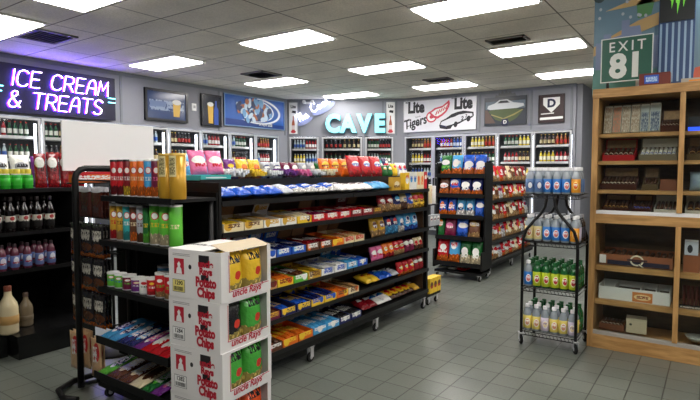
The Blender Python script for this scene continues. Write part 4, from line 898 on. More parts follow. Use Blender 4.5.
for i, (fl, pos, f1, f2) in enumerate(flav):
    z = i * (BH + .001)
    t = thing('chip_case', 'white potato chip case of %s bags, %s in the stack' % ({'blackgreen': 'black and green'}.get(fl, fl), pos), 'carton', (-2.299 + (.003 if i % 2 else -.003), 1.987, z), .09 + (.01 if i % 2 else -.01), 'stacked potato chip cases')
    x, y, th = BW / 2, BD / 2, .004
    bm = bmesh.new()
    box(bm, -x, x, -y, y, 0, th); box(bm, -x, x, -y, -y + th, th, BH); box(bm, -x, x, y - th, y, th, BH); box(bm, -x, -x + th, -y + th, y - th, th, BH)
    # right side with the big cut-out window
    wy0, wy1, wz0, wz1 = -y + .065, y - .03, .055, BH - (.012 if i < 3 else -.001)
    box(bm, x - th, x, -y + th, wy0, th, BH); box(bm, x - th, x, wy1, y - th, th, BH); box(bm, x - th, x, wy0, wy1, th, wz0)
    if i < 3: box(bm, x - th, x, wy0, wy1, wz1, BH); box(bm, -x + th, x - th, -y + th, y - th, BH - th, BH)
    else: box(bm, -x + th, x - th - .13, -y + th, y - th, BH - th, BH)
    obj('case', bm, CARD, t)
    bm = bmesh.new(); box(bm, x + .0005, x + .0015, wy0 - .008, wy1 + .008, wz0 - .006, wz0 - .002); box(bm, x + .0005, x + .0015, wy0 - .008, wy0 - .004, wz0 - .006, BH - .02); obj('window_outline', bm, CRED, t)
    # print on the left (front) face
    def fl_(nm, pts, m, d=.0006):
        bm = bmesh.new(); poly(bm, pts, -y - .0004, d); return obj(nm, bm, m, t)
    fl_('red_picture', [(-.15, .13), (-.075, .13), (-.075, .215), (-.15, .215)], CRED)
    bm = bmesh.new(); poly(bm, [(-.135, .132), (-.09, .132), (-.095, .16), (-.105, .17), (-.1, .185), (-.112, .2), (-.125, .185), (-.12, .17), (-.13, .16)], -y - .0012, .0006); obj('portrait_shape', bm, PAPER, t)
    fl_('barcode_box', [(-.165, .03), (-.07, .03), (-.07, .1), (-.165, .1)], mat('print_grey', (120, 118, 122), .6))
    bm = bmesh.new(); poly(bm, [(-.162, .033), (-.073, .033), (-.073, .097), (-.162, .097)], -y - .0012, .0005); obj('barcode_ground', bm, PAPER if i < 3 else mat('label_yellow', (236, 222, 130), .6), t)
    bm = bmesh.new(); r3 = random.Random(i); xx = -.155
    while xx < -.082: w_ = r3.choice((.001, .002, .003)); box(bm, xx, xx + w_, -y - .0022, -y - .0017, .038, .06); xx += w_ + r3.choice((.0015, .003))
    obj('barcode', bm, CBLK, t)
    text('case_number', ('1286', '1282', '1284', '1290')[i], .032, CBLK, t, (-.117, -y - .002, .08), ext=.0003, bold=.0006)
    fl_('cut_hole', ellpts(-.03, .175, .011, .013, 14), CBLK)
    text('printed_brand', 'uncle\nRays', .050, CRED, t, (.085, -y - .0016, .178), ext=.0003, bold=.0026, sx=1.0)
    fl_('brand_stripe', [(.035, .185), (.11, .185), (.11, .245), (.035, .245)], CBLK)
    fl_('brand_stripe', [(.05, .105), (.105, .105), (.105, .14), (.05, .14)], CBLK)
    text('printed_words', 'Potato\nChips', .070, CRED, t, (.085, -y - .0018, .072), ext=.0004, bold=.0036, sx=.78)
    for zz in (.232, .240): fl_('fine_print', [(-.16, zz), (-.03, zz), (-.03, zz + .002), (-.16, zz + .002)], mat('print_grey', (120, 118, 122), .6))
    text('printed_brand', "uncle Rays'", .056, CRED, t, (x + .0012, .0, .036), (PI / 2, 0, PI / 2), .0003, .0014, sx=1.0, shear=.2)
    bm = bmesh.new(); box(bm, -.006, .006, -.006, .006, 0, .0008)
    bm.free()
    if i == 3:
        text('printed_brand', 'uncle Rays', .06, mat('print_darkgrey', (70, 66, 70), .6), t, (-.075, -.03, BH + .0008), (0, 0, .0), .0003, .0015)
        bm = bmesh.new(); hexa(bm, [(x - .02, -y + .05, BH - .004), (x - .003, -y + .05, BH - .004), (x - .003, y, BH - .004), (x - .02, y, BH - .004), (x - .12, -y + .05, BH + .028), (x - .117, -y + .05, BH + .028), (x - .117, y, BH + .028), (x - .12, y, BH + .028)]); 
        obj('torn_flap', bm, CARDIN, t)
    # bags inside, standing against the window
    k = 0
    for yy, c_ in ((-.077, f1), (.092, f2)):
        for dx in (.135, .04):
            wy = t.rotation_euler.z
            lx, ly = dx, yy
            gx = t.location.x + lx * math.cos(wy) - ly * math.sin(wy); gy = t.location.y + lx * math.sin(wy) + ly * math.cos(wy)
            o = link('chip_bag', bag_mesh(.166, .24, .088, CHIPM[c_]), None, (gx, gy, z + .0055), (0, 0, PI / 2 + wy + (.0 if k % 2 else .03)))
            tag(o, '%s potato chip bag, %s %s in the %s' % (c_, 'near' if yy < 0 else 'far', 'front' if dx > .1 else 'rear', pos), 'bag', 'chip bags in the cases'); k += 1
            if i == 0 and dx < .1: pass

# ------------------------------------------------------------------ black liquor shelf on the left
t = thing('liquor_shelf', 'black metal shelf unit of bottles at the left edge beside the jerky', 'shelf', (0, 0, 0))
SX0, SX1, SY0, SY1 = -5.30, -4.78, 1.30, 2.42
bm = bmesh.new(); box(bm, SX0 - .03, SX0, SY0, SY1 + .05, 0, 1.36); obj('back_panel', bm, BLACKM, t)
bm = bmesh.new(); box(bm, SX0, SX1 - .02, SY1, SY1 + .03, 0, 1.36); obj('side_panel', bm, BLACKM, t)
for z in (1.34, .98, .66): shelf_part(t, SX0, SX1, SY0, SY1, z, 1)
bm = bmesh.new(); box(bm, SX0, -4.45, 1.79, SY1, .14, .19); box(bm, SX0, -4.46, 1.80, SY1, 0, .14); obj('base_deck', bm, mat('base_gloss', (18, 18, 19), .25), t)
bm = bmesh.new(); box(bm, SX0, -4.62, SY0 - .2, 1.785, 0, .19); obj('base_deck', bm, mat('base_gloss', (18, 18, 19), .25), t)
bm = bmesh.new(); box(bm, SX0, SX1 + .0, SY1 + .03, SY1 + .10, 0, 1.37); obj('end_cap', bm, BLACK, t)
def bottle(nm, prof, gm, lm, cm_, lz, cz, n=14):
    """returns body, label, cap meshes for the profile"""
    def sub(f):
        bm = bmesh.new(); seg = [p for p in prof if f(p[1])]; return seg
    bm = bmesh.new(); lathe(bm, [p for p in prof if p[1] <= cz + 1e-6], n); body = mesh(bm, 'bottle_body', gm)
    def rad(z):
        for a, b in zip(prof, prof[1:]):
            if a[1] <= z <= b[1] and b[1] > a[1]: return a[0] + (b[0] - a[0]) * (z - a[1]) / (b[1] - a[1])
    rl = max(rad(lz[0]), rad(lz[1]), rad((lz[0] + lz[1]) / 2)) + .0012
    bm = bmesh.new(); lathe(bm, [(rl - .001, lz[0]), (rl, lz[0] + .001), (rl, lz[1] - .001), (rl - .001, lz[1])], n); lab = mesh(bm, 'label', lm)
    rc = [p[0] for p in prof if p[1] >= cz][0] + .002; top = prof[-1][1]
    bm = bmesh.new(); lathe(bm, [(rc, cz - .004), (rc, top), (rc * .9, top + .003), (0, top + .003)], n); cap = mesh(bm, 'cap', cm_)
    return body, lab, cap
def put_bottle(ms, name, lab, cat, grp, loc, rz=0):
    o = link(name, None, None, loc, (0, 0, rz)); tag(o, lab, cat, grp)
    for n_, m_ in zip(('bottle_body', 'label', 'cap'), ms): link(n_, m_, o)
WINE = [(0, 0), (.036, 0), (.0375, .004), (.0375, .17), (.034, .195), (.018, .225), (.0145, .245), (.0145, .29), (0, .29)]
PLAST = [(0, 0), (.030, 0), (.034, .008), (.034, .07), (.032, .085), (.034, .10), (.034, .13), (.028, .165), (.014, .19), (.013, .2), (.013, .215), (0, .215)]
BIGB = [(0, 0), (.05, 0), (.054, .01), (.054, .15), (.048, .175), (.022, .22), (.019, .25), (.021, .26), (.021, .275), (0, .275)]
wine = bottle('wine', WINE, gl('wine', (20, 14, 14)), art('wine_label', (222, 216, 204), logo=(170, 40, 36), food=(40, 36, 36), ell=(.5, .8, .24, .16), fh=.55, rough=.6), mat('cap_wine', (34, 24, 24), .4), (.03, .135), .262)
fr_ = ['first', 'second', 'third', 'fourth', 'fifth', 'sixth', 'seventh', 'eighth', 'ninth', 'tenth', 'eleventh', 'twelfth']
for r_ in range(2):
    for k in range(7):
        put_bottle(wine, 'wine_bottle', 'dark wine bottle with cream label, %s from right in the %s row' % (fr_[k], ('front', 'back')[r_]), 'bottle', 'wine bottles on the liquor shelf', (-4.83 - .11 * r_, 2.24 - .105 * k, .981), G90)
pw = bottle('juice', PLAST, gl('rose', (116, 60, 78)), art('juice_label', (110, 130, 190), logo=(225, 225, 235), text=(190, 40, 60), ell=(.5, .6, .3, .3), rough=.5), mat('cap_juice', (60, 40, 48), .4), (.02, .12), .195)
for r_ in range(2):
    for k in range(7):
        put_bottle(pw, 'drink_bottle', 'pink drink bottle with blue label, %s from right in the %s row' % (fr_[k], ('front', 'back')[r_]), 'bottle', 'pink drinks on the liquor shelf', (-4.83 - .1 * r_, 2.24 - .098 * k, .661), G90)
lime = bottle('lime', [(0, 0), (.034, 0), (.037, .006), (.037, .10), (.034, .118), (.022, .135), (.02, .14), (.02, .165), (0, .165)], gl('lime', (56, 190, 60)), mat('lime_band', (70, 205, 66), .3), mat('cap_lemon', (236, 214, 70), .4), (.03, .09), .132)
for r_ in range(3):
    for k in range(8):
        put_bottle(lime, 'lime_bottle', 'green bottle with yellow cap, %s from right in the %s row' % (fr_[k], ('front', 'middle', 'back')[r_]), 'bottle', 'green bottles on the liquor shelf', (-4.85 - .085 * r_, 2.08 - .088 * k, 1.341))
cr3 = bottle('creambig', [(r * 1.35, z * 1.38) for r, z in BIGB], gl('cream', (216, 200, 160)), mat('cream_label', (190, 150, 90), .5), mat('cap_cream', (120, 60, 40), .4), (.08, .15), .345)
cr1 = bottle('cream', BIGB, gl('cream', (216, 200, 160)), mat('cream_label', (190, 150, 90), .5), mat('cap_cream', (120, 60, 40), .4), (.05, .09), .25)
cr2 = bottle('coffee', BIGB, gl('coffee', (120, 106, 84)), mat('coffee_label', (110, 96, 74), .5), mat('cap_coffee', (90, 70, 60), .4), (.05, .09), .25)
put_bottle(cr3, 'liqueur_bottle', 'large cream liqueur bottle on the black base shelf', 'bottle', None, (-4.62, 1.80, .191))
put_bottle(cr2, 'liqueur_bottle', 'large tan liqueur bottle behind the cream one', 'bottle', None, (-4.74, 1.98, .191))
put_bottle(cr2, 'liqueur_bottle', 'large tan liqueur bottle at the picture left edge', 'bottle', None, (-4.85, 1.78, .191))
place_row([BG('red chip bag with white emblem', 'dred', 'white', 'black', 'red', w=.096, n=4, h=.31, d=.055)], "liquor shelf's top", (-4.82, 2.13, 1.342), G90 - .25, 'red bags on the liquor shelf', rg)
place_row([BG('white snack bag', 'white', 'silver', 'black', w=.17, n=3, h=.3, d=.09), BG('purple and white snack bag', 'purple', 'white', 'white', w=.13, n=1, h=.29, d=.07)], "liquor shelf's top back row", (-5.12, 1.74, 1.342), G90, 'white bags on the liquor shelf', rg)
# scrap of a bright folding stand at the picture's left edge
# ------------------------------------------------------------------ chip rack facing the camera in the right aisle
rg = random.Random(21)
t = thing('chip_rack', 'black wheeled chip bag rack facing the camera across the aisle end', 'rack', (0, 0, 0))
X0, X1, Y = -3.22, -2.54, 6.62
bm = bmesh.new(); box(bm, X0, X1, Y + .34, Y + .37, .1, 1.62); obj('back_panel', bm, BLACKM, t)
for x in (X0 - .02, X1):
    bm = bmesh.new(); box(bm, x, x + .02, Y + .10, Y + .37, .15, 1.60); box(bm, x, x + .02, Y, Y + .1, .15, .4); obj('side_panel', bm, BLACK, t)
for z, d in ((1.42, .10), (1.15, .06), (.86, .06), (.57, .04), (.215, 0)):
    bm = bmesh.new(); box(bm, X0, X1, Y + d, Y + .34, z - .02, z); box(bm, X0, X1, Y + d - .008, Y + d, z - .03, z + .03); obj('shelf', bm, BLACK, t)
bm = bmesh.new(); box(bm, X0, X1, Y + .02, Y + .34, .08, .11); obj('base_frame', bm, BLACK, t)
for x in (X0 + .03, X1 - .03):
    for y in (Y + .05, Y + .32): caster(t, x, y, .082, .034)
def chiprow(seq, name, z, d): place_row(seq, name, (X0 + .006, Y + d, z + .001), 0, 'chip bags on the aisle-end rack', rg, gap=.003, dep=.012)
chiprow([BG('green corn chip bag', 'dgreen', 'white', 'green', 'orange', w=.164, n=1, h=.29), BG('light blue chip bag', 'lblue', 'white', 'white', 'orange', w=.164, n=1, h=.29), BG('blue corn chip bag', 'blue', 'white', 'white', 'orange', w=.164, n=2, h=.29)], 'chip rack top', 1.42, .1)
chiprow([BG('brown chip bag', 'brown', 'white', 'orange', 'orange', w=.158, n=1, h=.246), BG('blue chip bag', 'blue', 'white', 'red', 'orange', w=.158, n=1, h=.246), BG('navy chip bag', 'navy', 'white', 'white', 'orange', w=.158, n=2, h=.246)], "chip rack's second shelf", 1.15, .06)
chiprow([BG('blue and orange chip bag', 'blue', 'orange', 'white', 'orange', w=.13, n=2, h=.262), BG('pale blue chip bag', 'lblue', 'white', 'navy', 'white', w=.13, n=2, h=.262), BG('bright blue chip bag', 'blue', 'white', 'white', 'blue', w=.13, n=1, h=.262)], "chip rack's third shelf", .86, .06)
chiprow([BG('dark green chip bag', 'dgreen', 'orange', 'white', w=.10, n=1, h=.25), BG('magenta chip bag', 'maroon', 'pink', 'white', w=.17, n=1, h=.27), BG('royal blue chip bag', 'blue', 'white', 'white', 'blue', w=.17, n=1, h=.27), BG('brown and gold chip bag', 'brown', 'gold', 'white', 'tan', w=.17, n=1, h=.27)], "chip rack's fourth shelf", .57, .04)
chiprow([BG('large red corn chip bag', 'red', 'white', 'white', 'orange', w=.18, n=1, h=.328), BG('large blue corn chip bag', 'lblue', 'white', 'red', 'orange', w=.164, n=1, h=.328), BG('large green corn chip bag', 'dgreen', 'white', 'white', 'cream', w=.155, n=2, h=.328)], "chip rack's bottom shelf", .215, 0)
# rack base clutter
place_row([LB('white snack packet', 'white', 'blue', 'blue', w=.14, n=2, h=.04, d=.2), LB('red snack packet', 'red', 'white', 'white', w=.14, n=1, h=.04, d=.2)], "chip rack's base frame", (X0 + .02, Y + .06, .111), 0, 'packets on the chip rack base', rg)

# ------------------------------------------------------------------ snack gondola running down the right aisle
t = thing('snack_gondola', 'black gondola of red and brown snack bags running away down the right aisle', 'shelf', (0, 0, 0))
SX, SY0, SY1 = -2.56, 7.04, 9.2
bm = bmesh.new(); box(bm, SX - .50, SX - .46, SY0, SY1, .1, 1.36); obj('back_panel', bm, mat('grey_board', (120, 116, 110), .6), t)
bm = bmesh.new(); box(bm, SX - .46, SX - .2, SY0 - .02, SY0, .1, 1.36); box(bm, SX - .2, SX, SY0 - .02, SY0, .1, .30); obj('end_panel', bm, BLACK, t)
RT = [(1.32, -.10), (1.06, -.05), (.76, -.03), (.48, -.01), (.205, 0)]
for z, d in RT:
    s = shelf_part(t, SX - .46, SX + d, SY0, SY1, z, 1)
bm = bmesh.new(); box(bm, SX - .46, SX - .03, SY0, SY1, .12, .17); obj('base_frame', bm, BLACK, t)
for y in (SY0 + .08, 8.1, SY1 - .1):
    for x in (SX - .05, SX - .4): caster(t, x, y, .122, .036)
pal = [('red', 'white', 'white', 'orange'), ('dred', 'white', 'gold', 'tan'), ('white', 'red', 'red', 'tan'), ('brown', 'gold', 'white', 'tan'), ('cream', 'red', 'brown', 'tan'), ('red', 'gold', 'white', 'tan'), ('silver', 'red', 'navy', 'white')]
nm7 = ['red', 'dark red', 'white and red', 'brown', 'cream', 'red and gold', 'silver']
for r_, (z, d) in enumerate(RT):
    rn = ['top', 'second', 'third', 'fourth', 'bottom'][r_]
    h = (.25, .23, .268, .245, .2)[r_]; w = (.19, .15, .15, .155, .155)[r_]
    n = int((SY1 - SY0 - .03) / (w + .003)); y = SY0 + .02; last = None
    for layer in (0, 1):
        for k in range(n):
            q = rg.randrange(7)
            if r_ == 4: q = rg.choice((2, 2, 4, 6, 0))
            if q == last: q = (q + 1) % 7
            last = q
            if layer == 0: A_ = pal[q]
            else: A_ = pal[q]
            if layer and (k % 2 or r_ == 4): continue
            o = link('snack_bag', bag_mesh(w, h, .055, AM(A_[0], A_[1], A_[2], A_[3])), None, (SX + d - .055 - .11 * layer, y + (k + .5) * (w + .003), z + .003), (-.24, 0, G90 + rg.uniform(-.06, .06)))
            tag(o, '%s snack bag, %s from the near end, %s %s row' % (nm7[q], (fr_ + ['thirteenth', 'fourteenth', 'fifteenth', 'sixteenth'])[k], rn, ('front', 'rear')[layer]), 'bag', 'snack bags along the right aisle')
# blue candy bar display leaning on top
LBW = art('longbar', (36, 60, 160), logo=(210, 40, 50), text=(240, 240, 240), ell=(.5, .5, .3, .3), tb=(.5, .2, .4), rough=.3)
for k in range(3):
    o = link('long_candy_box', box_mesh(.05, .34, .05, LBW, mat('side_navy', C['navy'], .5)), None, (SX - .43, 7.75 + .14 * k, 1.40), (0, .62, G90)); o.rotation_euler = (0, 0, G90)
    o.rotation_euler = (-.1, .5, G90)
    tag(o, 'slanted blue and red long candy box, %s on the snack gondola top' % ('nearest', 'middle', 'farthest')[k], 'box', 'slanted candy boxes')

# ------------------------------------------------------------------ drinks cart
t = thing('drinks_cart', 'black wire four-shelf drinks cart with bottle-shaped frame on casters', 'cart', (0, 0, 0))
CX0, CX1, CY0, CY1 = -1.345, -.905, 4.48, 4.86
def side_curve(s):   # front frame tube outline, s=-1 left, +1 right
    mid = (CX0 + CX1) / 2; hw = (CX1 - CX0) / 2
    pts = [(hw, .10), (hw, .84), (hw * .98, .92), (hw * .86, 1.0), (hw * .6, 1.07), (hw * .36, 1.13), (hw * .2, 1.19), (hw * .15, 1.25), (hw * .15, 1.29)]
    return [(mid + s * x, CY0, z) for x, z in pts]
for s in (-1, 1):
    bm = bmesh.new(); tube(bm, side_curve(s), .0125, 8); obj('frame_tube', bm, BLACK, t)
    bm = bmesh.new(); tube(bm, [(p[0], CY1, p[2]) for p in side_curve(s)], .0125, 8); obj('frame_tube', bm, BLACK, t)
bm = bmesh.new(); mid = (CX0 + CX1) / 2
bm.free()
WIRE = mat('cart_wire', (40, 40, 42), .35, .6)
def wire_shelf(z, x0, x1):
    bm = bmesh.new()
    for y in (CY0 - .012, CY1 + .012):
        for dz in (0, -.03): tube(bm, [(x0, y, z - .005 + dz), (x1, y, z - .005 + dz)], .004, 5)
    for x in (x0, x1):
        for dz in (0, -.03): tube(bm, [(x, CY0 - .012, z - .005 + dz), (x, CY1 + .012, z - .005 + dz)], .004, 5)
    n = 14
    for k in range(1, n): y = CY0 + (CY1 - CY0) * k / n; tube(bm, [(x0, y, z - .004), (x1, y, z - .004)], .0028, 4)
    n = 16
    for k in range(n): x = x0 + (x1 - x0) * (k + .0) / (n - 1); tube(bm, [(x, CY0 - .012, z - .004), (x + (x1 - x0) / n * (.5 if k < n - 1 else 0), CY0 - .012, z - .034)], .0022, 4)
    obj('wire_shelf', bm, WIRE, t)
CZ = [1.30, .90, .505, .125]
for z in CZ: wire_shelf(z, CX0 - .0, CX1 + .0)
for x in (CX0, CX1):
    for y in (CY0, CY1): caster(t, x, y, .104, .04, .5)
SCB = .965
WB = [(0, 0), (.031, 0), (.036, .006), (.036, .115), (.034, .14), (.022, .17), (.0135, .19), (.0135, .2), (0, .2)]
WBC = [(0, 0), (.031, 0), (.036, .006), (.036, .12), (.034, .148), (.022, .178), (.0135, .195), (.0165, .197), (.0165, .218), (0, .218)]
def lab_art(nm, base, logo, ring, txt, food=None): return art(nm, base, logo=logo, logo2=ring, text=txt, food=food, ell=(.5, .5, .30, .3), tb=(.55, .08, .2), fh=.2, rough=.4)
WC = mat('cap_white', (238, 238, 240), .4)
clearb = gl('water', (150, 160, 168)); greenb = gl('greenpet', (22, 92, 44))
WBC = [(r * SCB, z) for r, z in WBC]
kinds = {
 'blue': bottle('bb', WBC, clearb, lab_art('cl_blue', (40, 120, 205), (226, 120, 120), (245, 245, 245), (240, 245, 250)), WC, (.015, .125), .197),
 'slate': bottle('bs', WBC, clearb, lab_art('cl_slate', (92, 126, 176), (240, 240, 240), (30, 60, 130), (240, 245, 250)), WC, (.015, .125), .197),
 'orange': bottle('bo', WBC, clearb, lab_art('cl_orange', (240, 160, 40), (240, 110, 40), (250, 220, 120), (250, 245, 235)), WC, (.015, .125), .197),
 'cream': bottle('bc', WBC, clearb, lab_art('cl_cream', (232, 214, 150), (200, 120, 80), (245, 240, 220), (250, 245, 235)), WC, (.015, .125), .197),
 'lime': bottle('bl', WBC, greenb, lab_art('cl_lime', (190, 206, 40), (190, 50, 60), (245, 245, 200), (250, 250, 240)), mat('cap_green', (24, 96, 46), .4), (.012, .13), .197),
 'lavender': bottle('bv', WBC, clearb, lab_art('cl_lav', (212, 200, 220), (240, 220, 170), (240, 236, 244), (150, 130, 170)), WC, (.015, .125), .197),
 'yellow': bottle('by', WBC, clearb, lab_art('cl_yel', (236, 216, 110), (214, 150, 110), (240, 236, 240), (250, 250, 240)), WC, (.015, .125), .197),
 'green': bottle('bg', WBC, greenb, lab_art('cl_grn', (30, 110, 60), (230, 230, 220), (200, 60, 60), (240, 245, 240)), mat('cap_green', (24, 96, 46), .4), (.05, .11), .197),
 'dark': bottle('bd', WBC, gl('darkpet', (34, 36, 44)), lab_art('cl_drk', (44, 48, 62), (150, 160, 180), (80, 90, 110), (180, 190, 200)), mat('cap_grey', (130, 134, 142), .4), (.03, .12), .197)}
rowsC = [['slate', 'slate', 'blue', 'blue', 'blue', 'orange'], ['cream', 'cream', 'blue', 'blue', 'blue', 'orange'], ['blue', 'lime', 'lime', 'lime', 'lime', 'lime'], ['yellow', 'yellow', 'lavender', 'yellow', 'yellow', 'lavender']]
backs = ['slate', 'dark', 'green', 'green']
tn = ['top', 'second', 'third', 'bottom']
for r_, z in enumerate(CZ):
    for q in range(4):
        for k in range(6):
            kd = rowsC[r_][k] if q == 0 else backs[r_]
            if q == 1 and r_ in (0, 3, 1): kd = ('slate', 'lavender', '', 'yellow')[r_] or kd
            x = CX0 + .036 + k * .0734
            if q and r_ == 0 and q > 2: continue
            put_bottle(kinds[kd], 'drink_bottle', '%s labelled bottle %s from left, row %s, on the cart %s shelf' % (kd, fr_[k], ('one', 'two', 'three', 'four')[q], tn[r_]), 'bottle', 'bottles on the drinks cart', (x, CY0 + .053 + q * .083, z + .001), rg.uniform(-.15, .15) + .28)

# ------------------------------------------------------------------ wooden cigar cabinet
WOOD = bpy.data.materials.new('oak'); WOOD.use_nodes = True
def wood(m, a, b_, sc_=(1, 1, 12)):
    nt = m.node_tree; N = nt.nodes; L = nt.links; b = N['Principled BSDF']; tc = N.new('ShaderNodeTexCoord'); mp = N.new('ShaderNodeMapping'); mp.inputs['Scale'].default_value = sc_
    n = N.new('ShaderNodeTexNoise'); n.inputs['Scale'].default_value = 3; n.inputs['Detail'].default_value = 6; r = N.new('ShaderNodeValToRGB')
    r.color_ramp.elements[0].position = .35; r.color_ramp.elements[0].color = lin(a); r.color_ramp.elements[1].position = .65; r.color_ramp.elements[1].color = lin(b_)
    L.new(tc.outputs['Object'], mp.inputs[0]); L.new(mp.outputs[0], n.inputs['Vector']); L.new(n.outputs['Fac'], r.inputs[0]); L.new(r.outputs[0], b.inputs['Base Color']); b.inputs['Roughness'].default_value = .42
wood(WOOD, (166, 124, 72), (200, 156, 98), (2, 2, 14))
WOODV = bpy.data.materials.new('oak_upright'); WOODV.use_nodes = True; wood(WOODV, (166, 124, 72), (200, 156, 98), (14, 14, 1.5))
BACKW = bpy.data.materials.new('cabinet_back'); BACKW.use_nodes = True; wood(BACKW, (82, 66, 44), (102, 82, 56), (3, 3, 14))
h_ = thing('cigar_cabinet', 'tall oak cigar cabinet with sliding glass doors at the right edge', 'cabinet', (0, 0, 0))
HX0, HX1, HY0, HY1, HZ = -.87, .38, 4.75, 5.25, 2.165
def hp(name, m, *b_, bev=.003):
    bm = bmesh.new()
    for q in b_: box(bm, *q)
    return obj(name, bm, m, h_, bevel=bev)
hp('side_panel', WOODV, (HX0, HX0 + .045, HY0, HY1, 0, HZ - .07)); hp('side_panel', WOODV, (HX1 - .045, HX1, HY0, HY1, 0, HZ - .07))
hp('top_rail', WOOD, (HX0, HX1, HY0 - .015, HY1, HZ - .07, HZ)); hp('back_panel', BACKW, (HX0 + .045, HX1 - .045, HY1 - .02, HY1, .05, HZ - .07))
hp('base_rail', WOOD, (HX0 + .045, HX1 - .045, HY0, HY1 - .02, 0, .115)); hp('middle_rail', WOOD, (HX0 + .045, HX1 - .045, HY0, HY1 - .02, 1.06, 1.135))
hp('door_track', WHITE, (HX0 + .045, HX1 - .045, HY0 + .006, HY0 + .045, 1.136, 1.165), bev=0); hp('door_track', mat('track_grey', (168, 164, 156), .5), (HX0 + .045, HX1 - .045, HY0 + .006, HY0 + .045, .116, .145), bev=0)
MIDX = -.235
for z0, z1 in ((1.165, HZ - .07), (.145, 1.06)):
    hp('door_stile', WOODV, (MIDX - .018, MIDX + .018, HY0 - .004, HY0 + .03, z0, z1))
for z in (1.335, 1.575, 1.80): hp('shelf', WOOD, (HX0 + .045, HX1 - .045, HY0 + .05, HY1 - .02, z - .03, z))
for z in (.70, .41): hp('shelf', WOOD, (HX0 + .045, HX1 - .045, HY0 + .05, HY1 - .02, z - .045, z))
GC = glass('cabinet_glass', (250, 252, 250), .08, .98)
for k, (z0, z1) in enumerate(((1.166, HZ - .071), (.146, 1.059))):
    for (a, b_, y) in ((HX0 + .046, MIDX - .0, HY0 + .034), (MIDX, HX1 - .046, HY0 + .042)):
        bm = bmesh.new(); box(bm, a, b_, y, y + .005, z0, z1); obj('glass_door', bm, GC, h_)
# cigar boxes
def cigar_box(lab, x, z, w, d, hgt, m, inm, lid=.8, cm_=None, y=4.83, lidh=None, marks=0, tip=None):
    tl = .32 if (marks and z > 1.1) else 0
    if tl: hgt = min(hgt, .05); d *= .82; lidh = min(lidh, .05 if z < 1.2 else .085) if lidh else lidh
    o = thing('cigar_box', lab, 'box', (x, y, z + .001), 0, 'boxes in the cigar cabinet'); o.rotation_euler = (tl, 0, 0); lid -= tl * .6 if lidh else 0
    bm = bmesh.new(); t_ = .006
    box(bm, 0, w, 0, d, 0, t_); box(bm, 0, w, 0, t_, t_, hgt); box(bm, 0, w, d - t_, d, t_, hgt); box(bm, 0, t_, t_, d - t_, t_, hgt); box(bm, w - t_, w, t_, d - t_, t_, hgt); obj('box_body', bm, m, o)
    if lidh:
        bm = bmesh.new(); a = lid
        dy, dz = math.cos(a) * lidh, math.sin(a) * lidh
        hexa(bm, [(0, d, hgt), (w, d, hgt), (w, d + .006, hgt), (0, d + .006, hgt), (0, d + dy, hgt + dz), (w, d + dy, hgt + dz), (w, d + dy + .006, hgt + dz), (0, d + dy + .006, hgt + dz)]); l = obj('open_lid', bm, m, o)
        bm = bmesh.new(); hexa(bm, [(.01, d - .002, hgt + .008), (w - .01, d - .002, hgt + .008), (w - .01, d, hgt + .008), (.01, d, hgt + .008), (.01, d + dy * .92 - .002, hgt + dz * .92), (w - .01, d + dy * .92 - .002, hgt + dz * .92), (w - .01, d + dy * .92, hgt + dz * .92), (.01, d + dy * .92, hgt + dz * .92)]); obj('lid_picture', bm, inm, l)
    if marks:
        n = marks; cw = (w - .02) / n; cm2 = cm_ or mat('cigar', (74, 44, 26), .6)
        for k in range(n):
            bm = bmesh.new(); r = cw * .42; z0 = hgt - r * .2
            tube(bm, [(.01 + cw * (k + .5), .01, z0), (.01 + cw * (k + .5), d - .012, z0)], r, 8)
            c = obj('cigar', bm, cm2, None, (x, y, z + .001), (tl, 0, 0)); tag(c, 'cigar lying in the %s' % lab[:60].rsplit(' ', 0)[0] if len(lab.split()) < 12 else 'cigar lying in the open box of the cabinet', 'cigar', 'cigars in the cabinet boxes')
            if tip:
                bm = bmesh.new(); tube(bm, [(.01 + cw * (k + .5), .014, z0), (.01 + cw * (k + .5), .03, z0)], r * 1.06, 8); b2 = obj('cigar_band', bm, tip, c)
    return o
TUBEW = mat('tube_white', (214, 214, 206), .35); REDB = mat('box_red', (176, 24, 34), .4); DK = mat('box_mahogany', (70, 32, 22), .4); BR = mat('box_brown', (116, 66, 38), .5); CED = mat('box_cedar', (150, 90, 56), .5)
BANDW = mat('band_white', (225, 220, 200), .4); BANDB = mat('band_blue', (40, 80, 190), .4); LIDP = mat('lid_picture', (150, 120, 84), .6, noise=.4, nscale=40); LIDW = mat('lid_pale', (206, 204, 192), .6)
# top shelf (1.80): slanted white tube packs
for k in range(5):
    m_ = art('packs_%d' % (k % 3), ((214, 206, 190), (206, 120, 84), (214, 206, 190))[k % 3], text=(150, 130, 110), tb=(.45, .5, .45), rough=.4) if k < 4 else art('packs_b', (176, 186, 186), text=(60, 80, 110), tb=(.3, .4, .4))
    o = link('cigar_carton', box_mesh(.062, .235, .04, m_, TUBEW), None, (-.775 + .068 * k, 4.87, 1.813), (-.28, 0, 0)); tag(o, 'tall %s cigar carton leaning on the cabinet top shelf, %s from left' % ('orange' if k % 3 == 1 and k < 4 else ('grey blue' if k == 4 else 'white'), fr_[k]), 'carton', 'leaning cigar cartons')
o = link('cigar_carton', box_mesh(.075, .24, .04, art('packs_b', (176, 186, 186), text=(60, 80, 110), tb=(.3, .4, .4)), TUBEW), None, (-.43, 4.87, 1.813), (-.28, 0, 0)); tag(o, 'wide grey blue cigar carton leaning beside the orange ones', 'carton')
cigar_box('open dark cigar box on the cabinet top shelf beside the leaning cartons', -.385, 1.80, .13, .2, .06, DK, LIDP, 1.3, None, lidh=.13, marks=5, tip=BANDW)
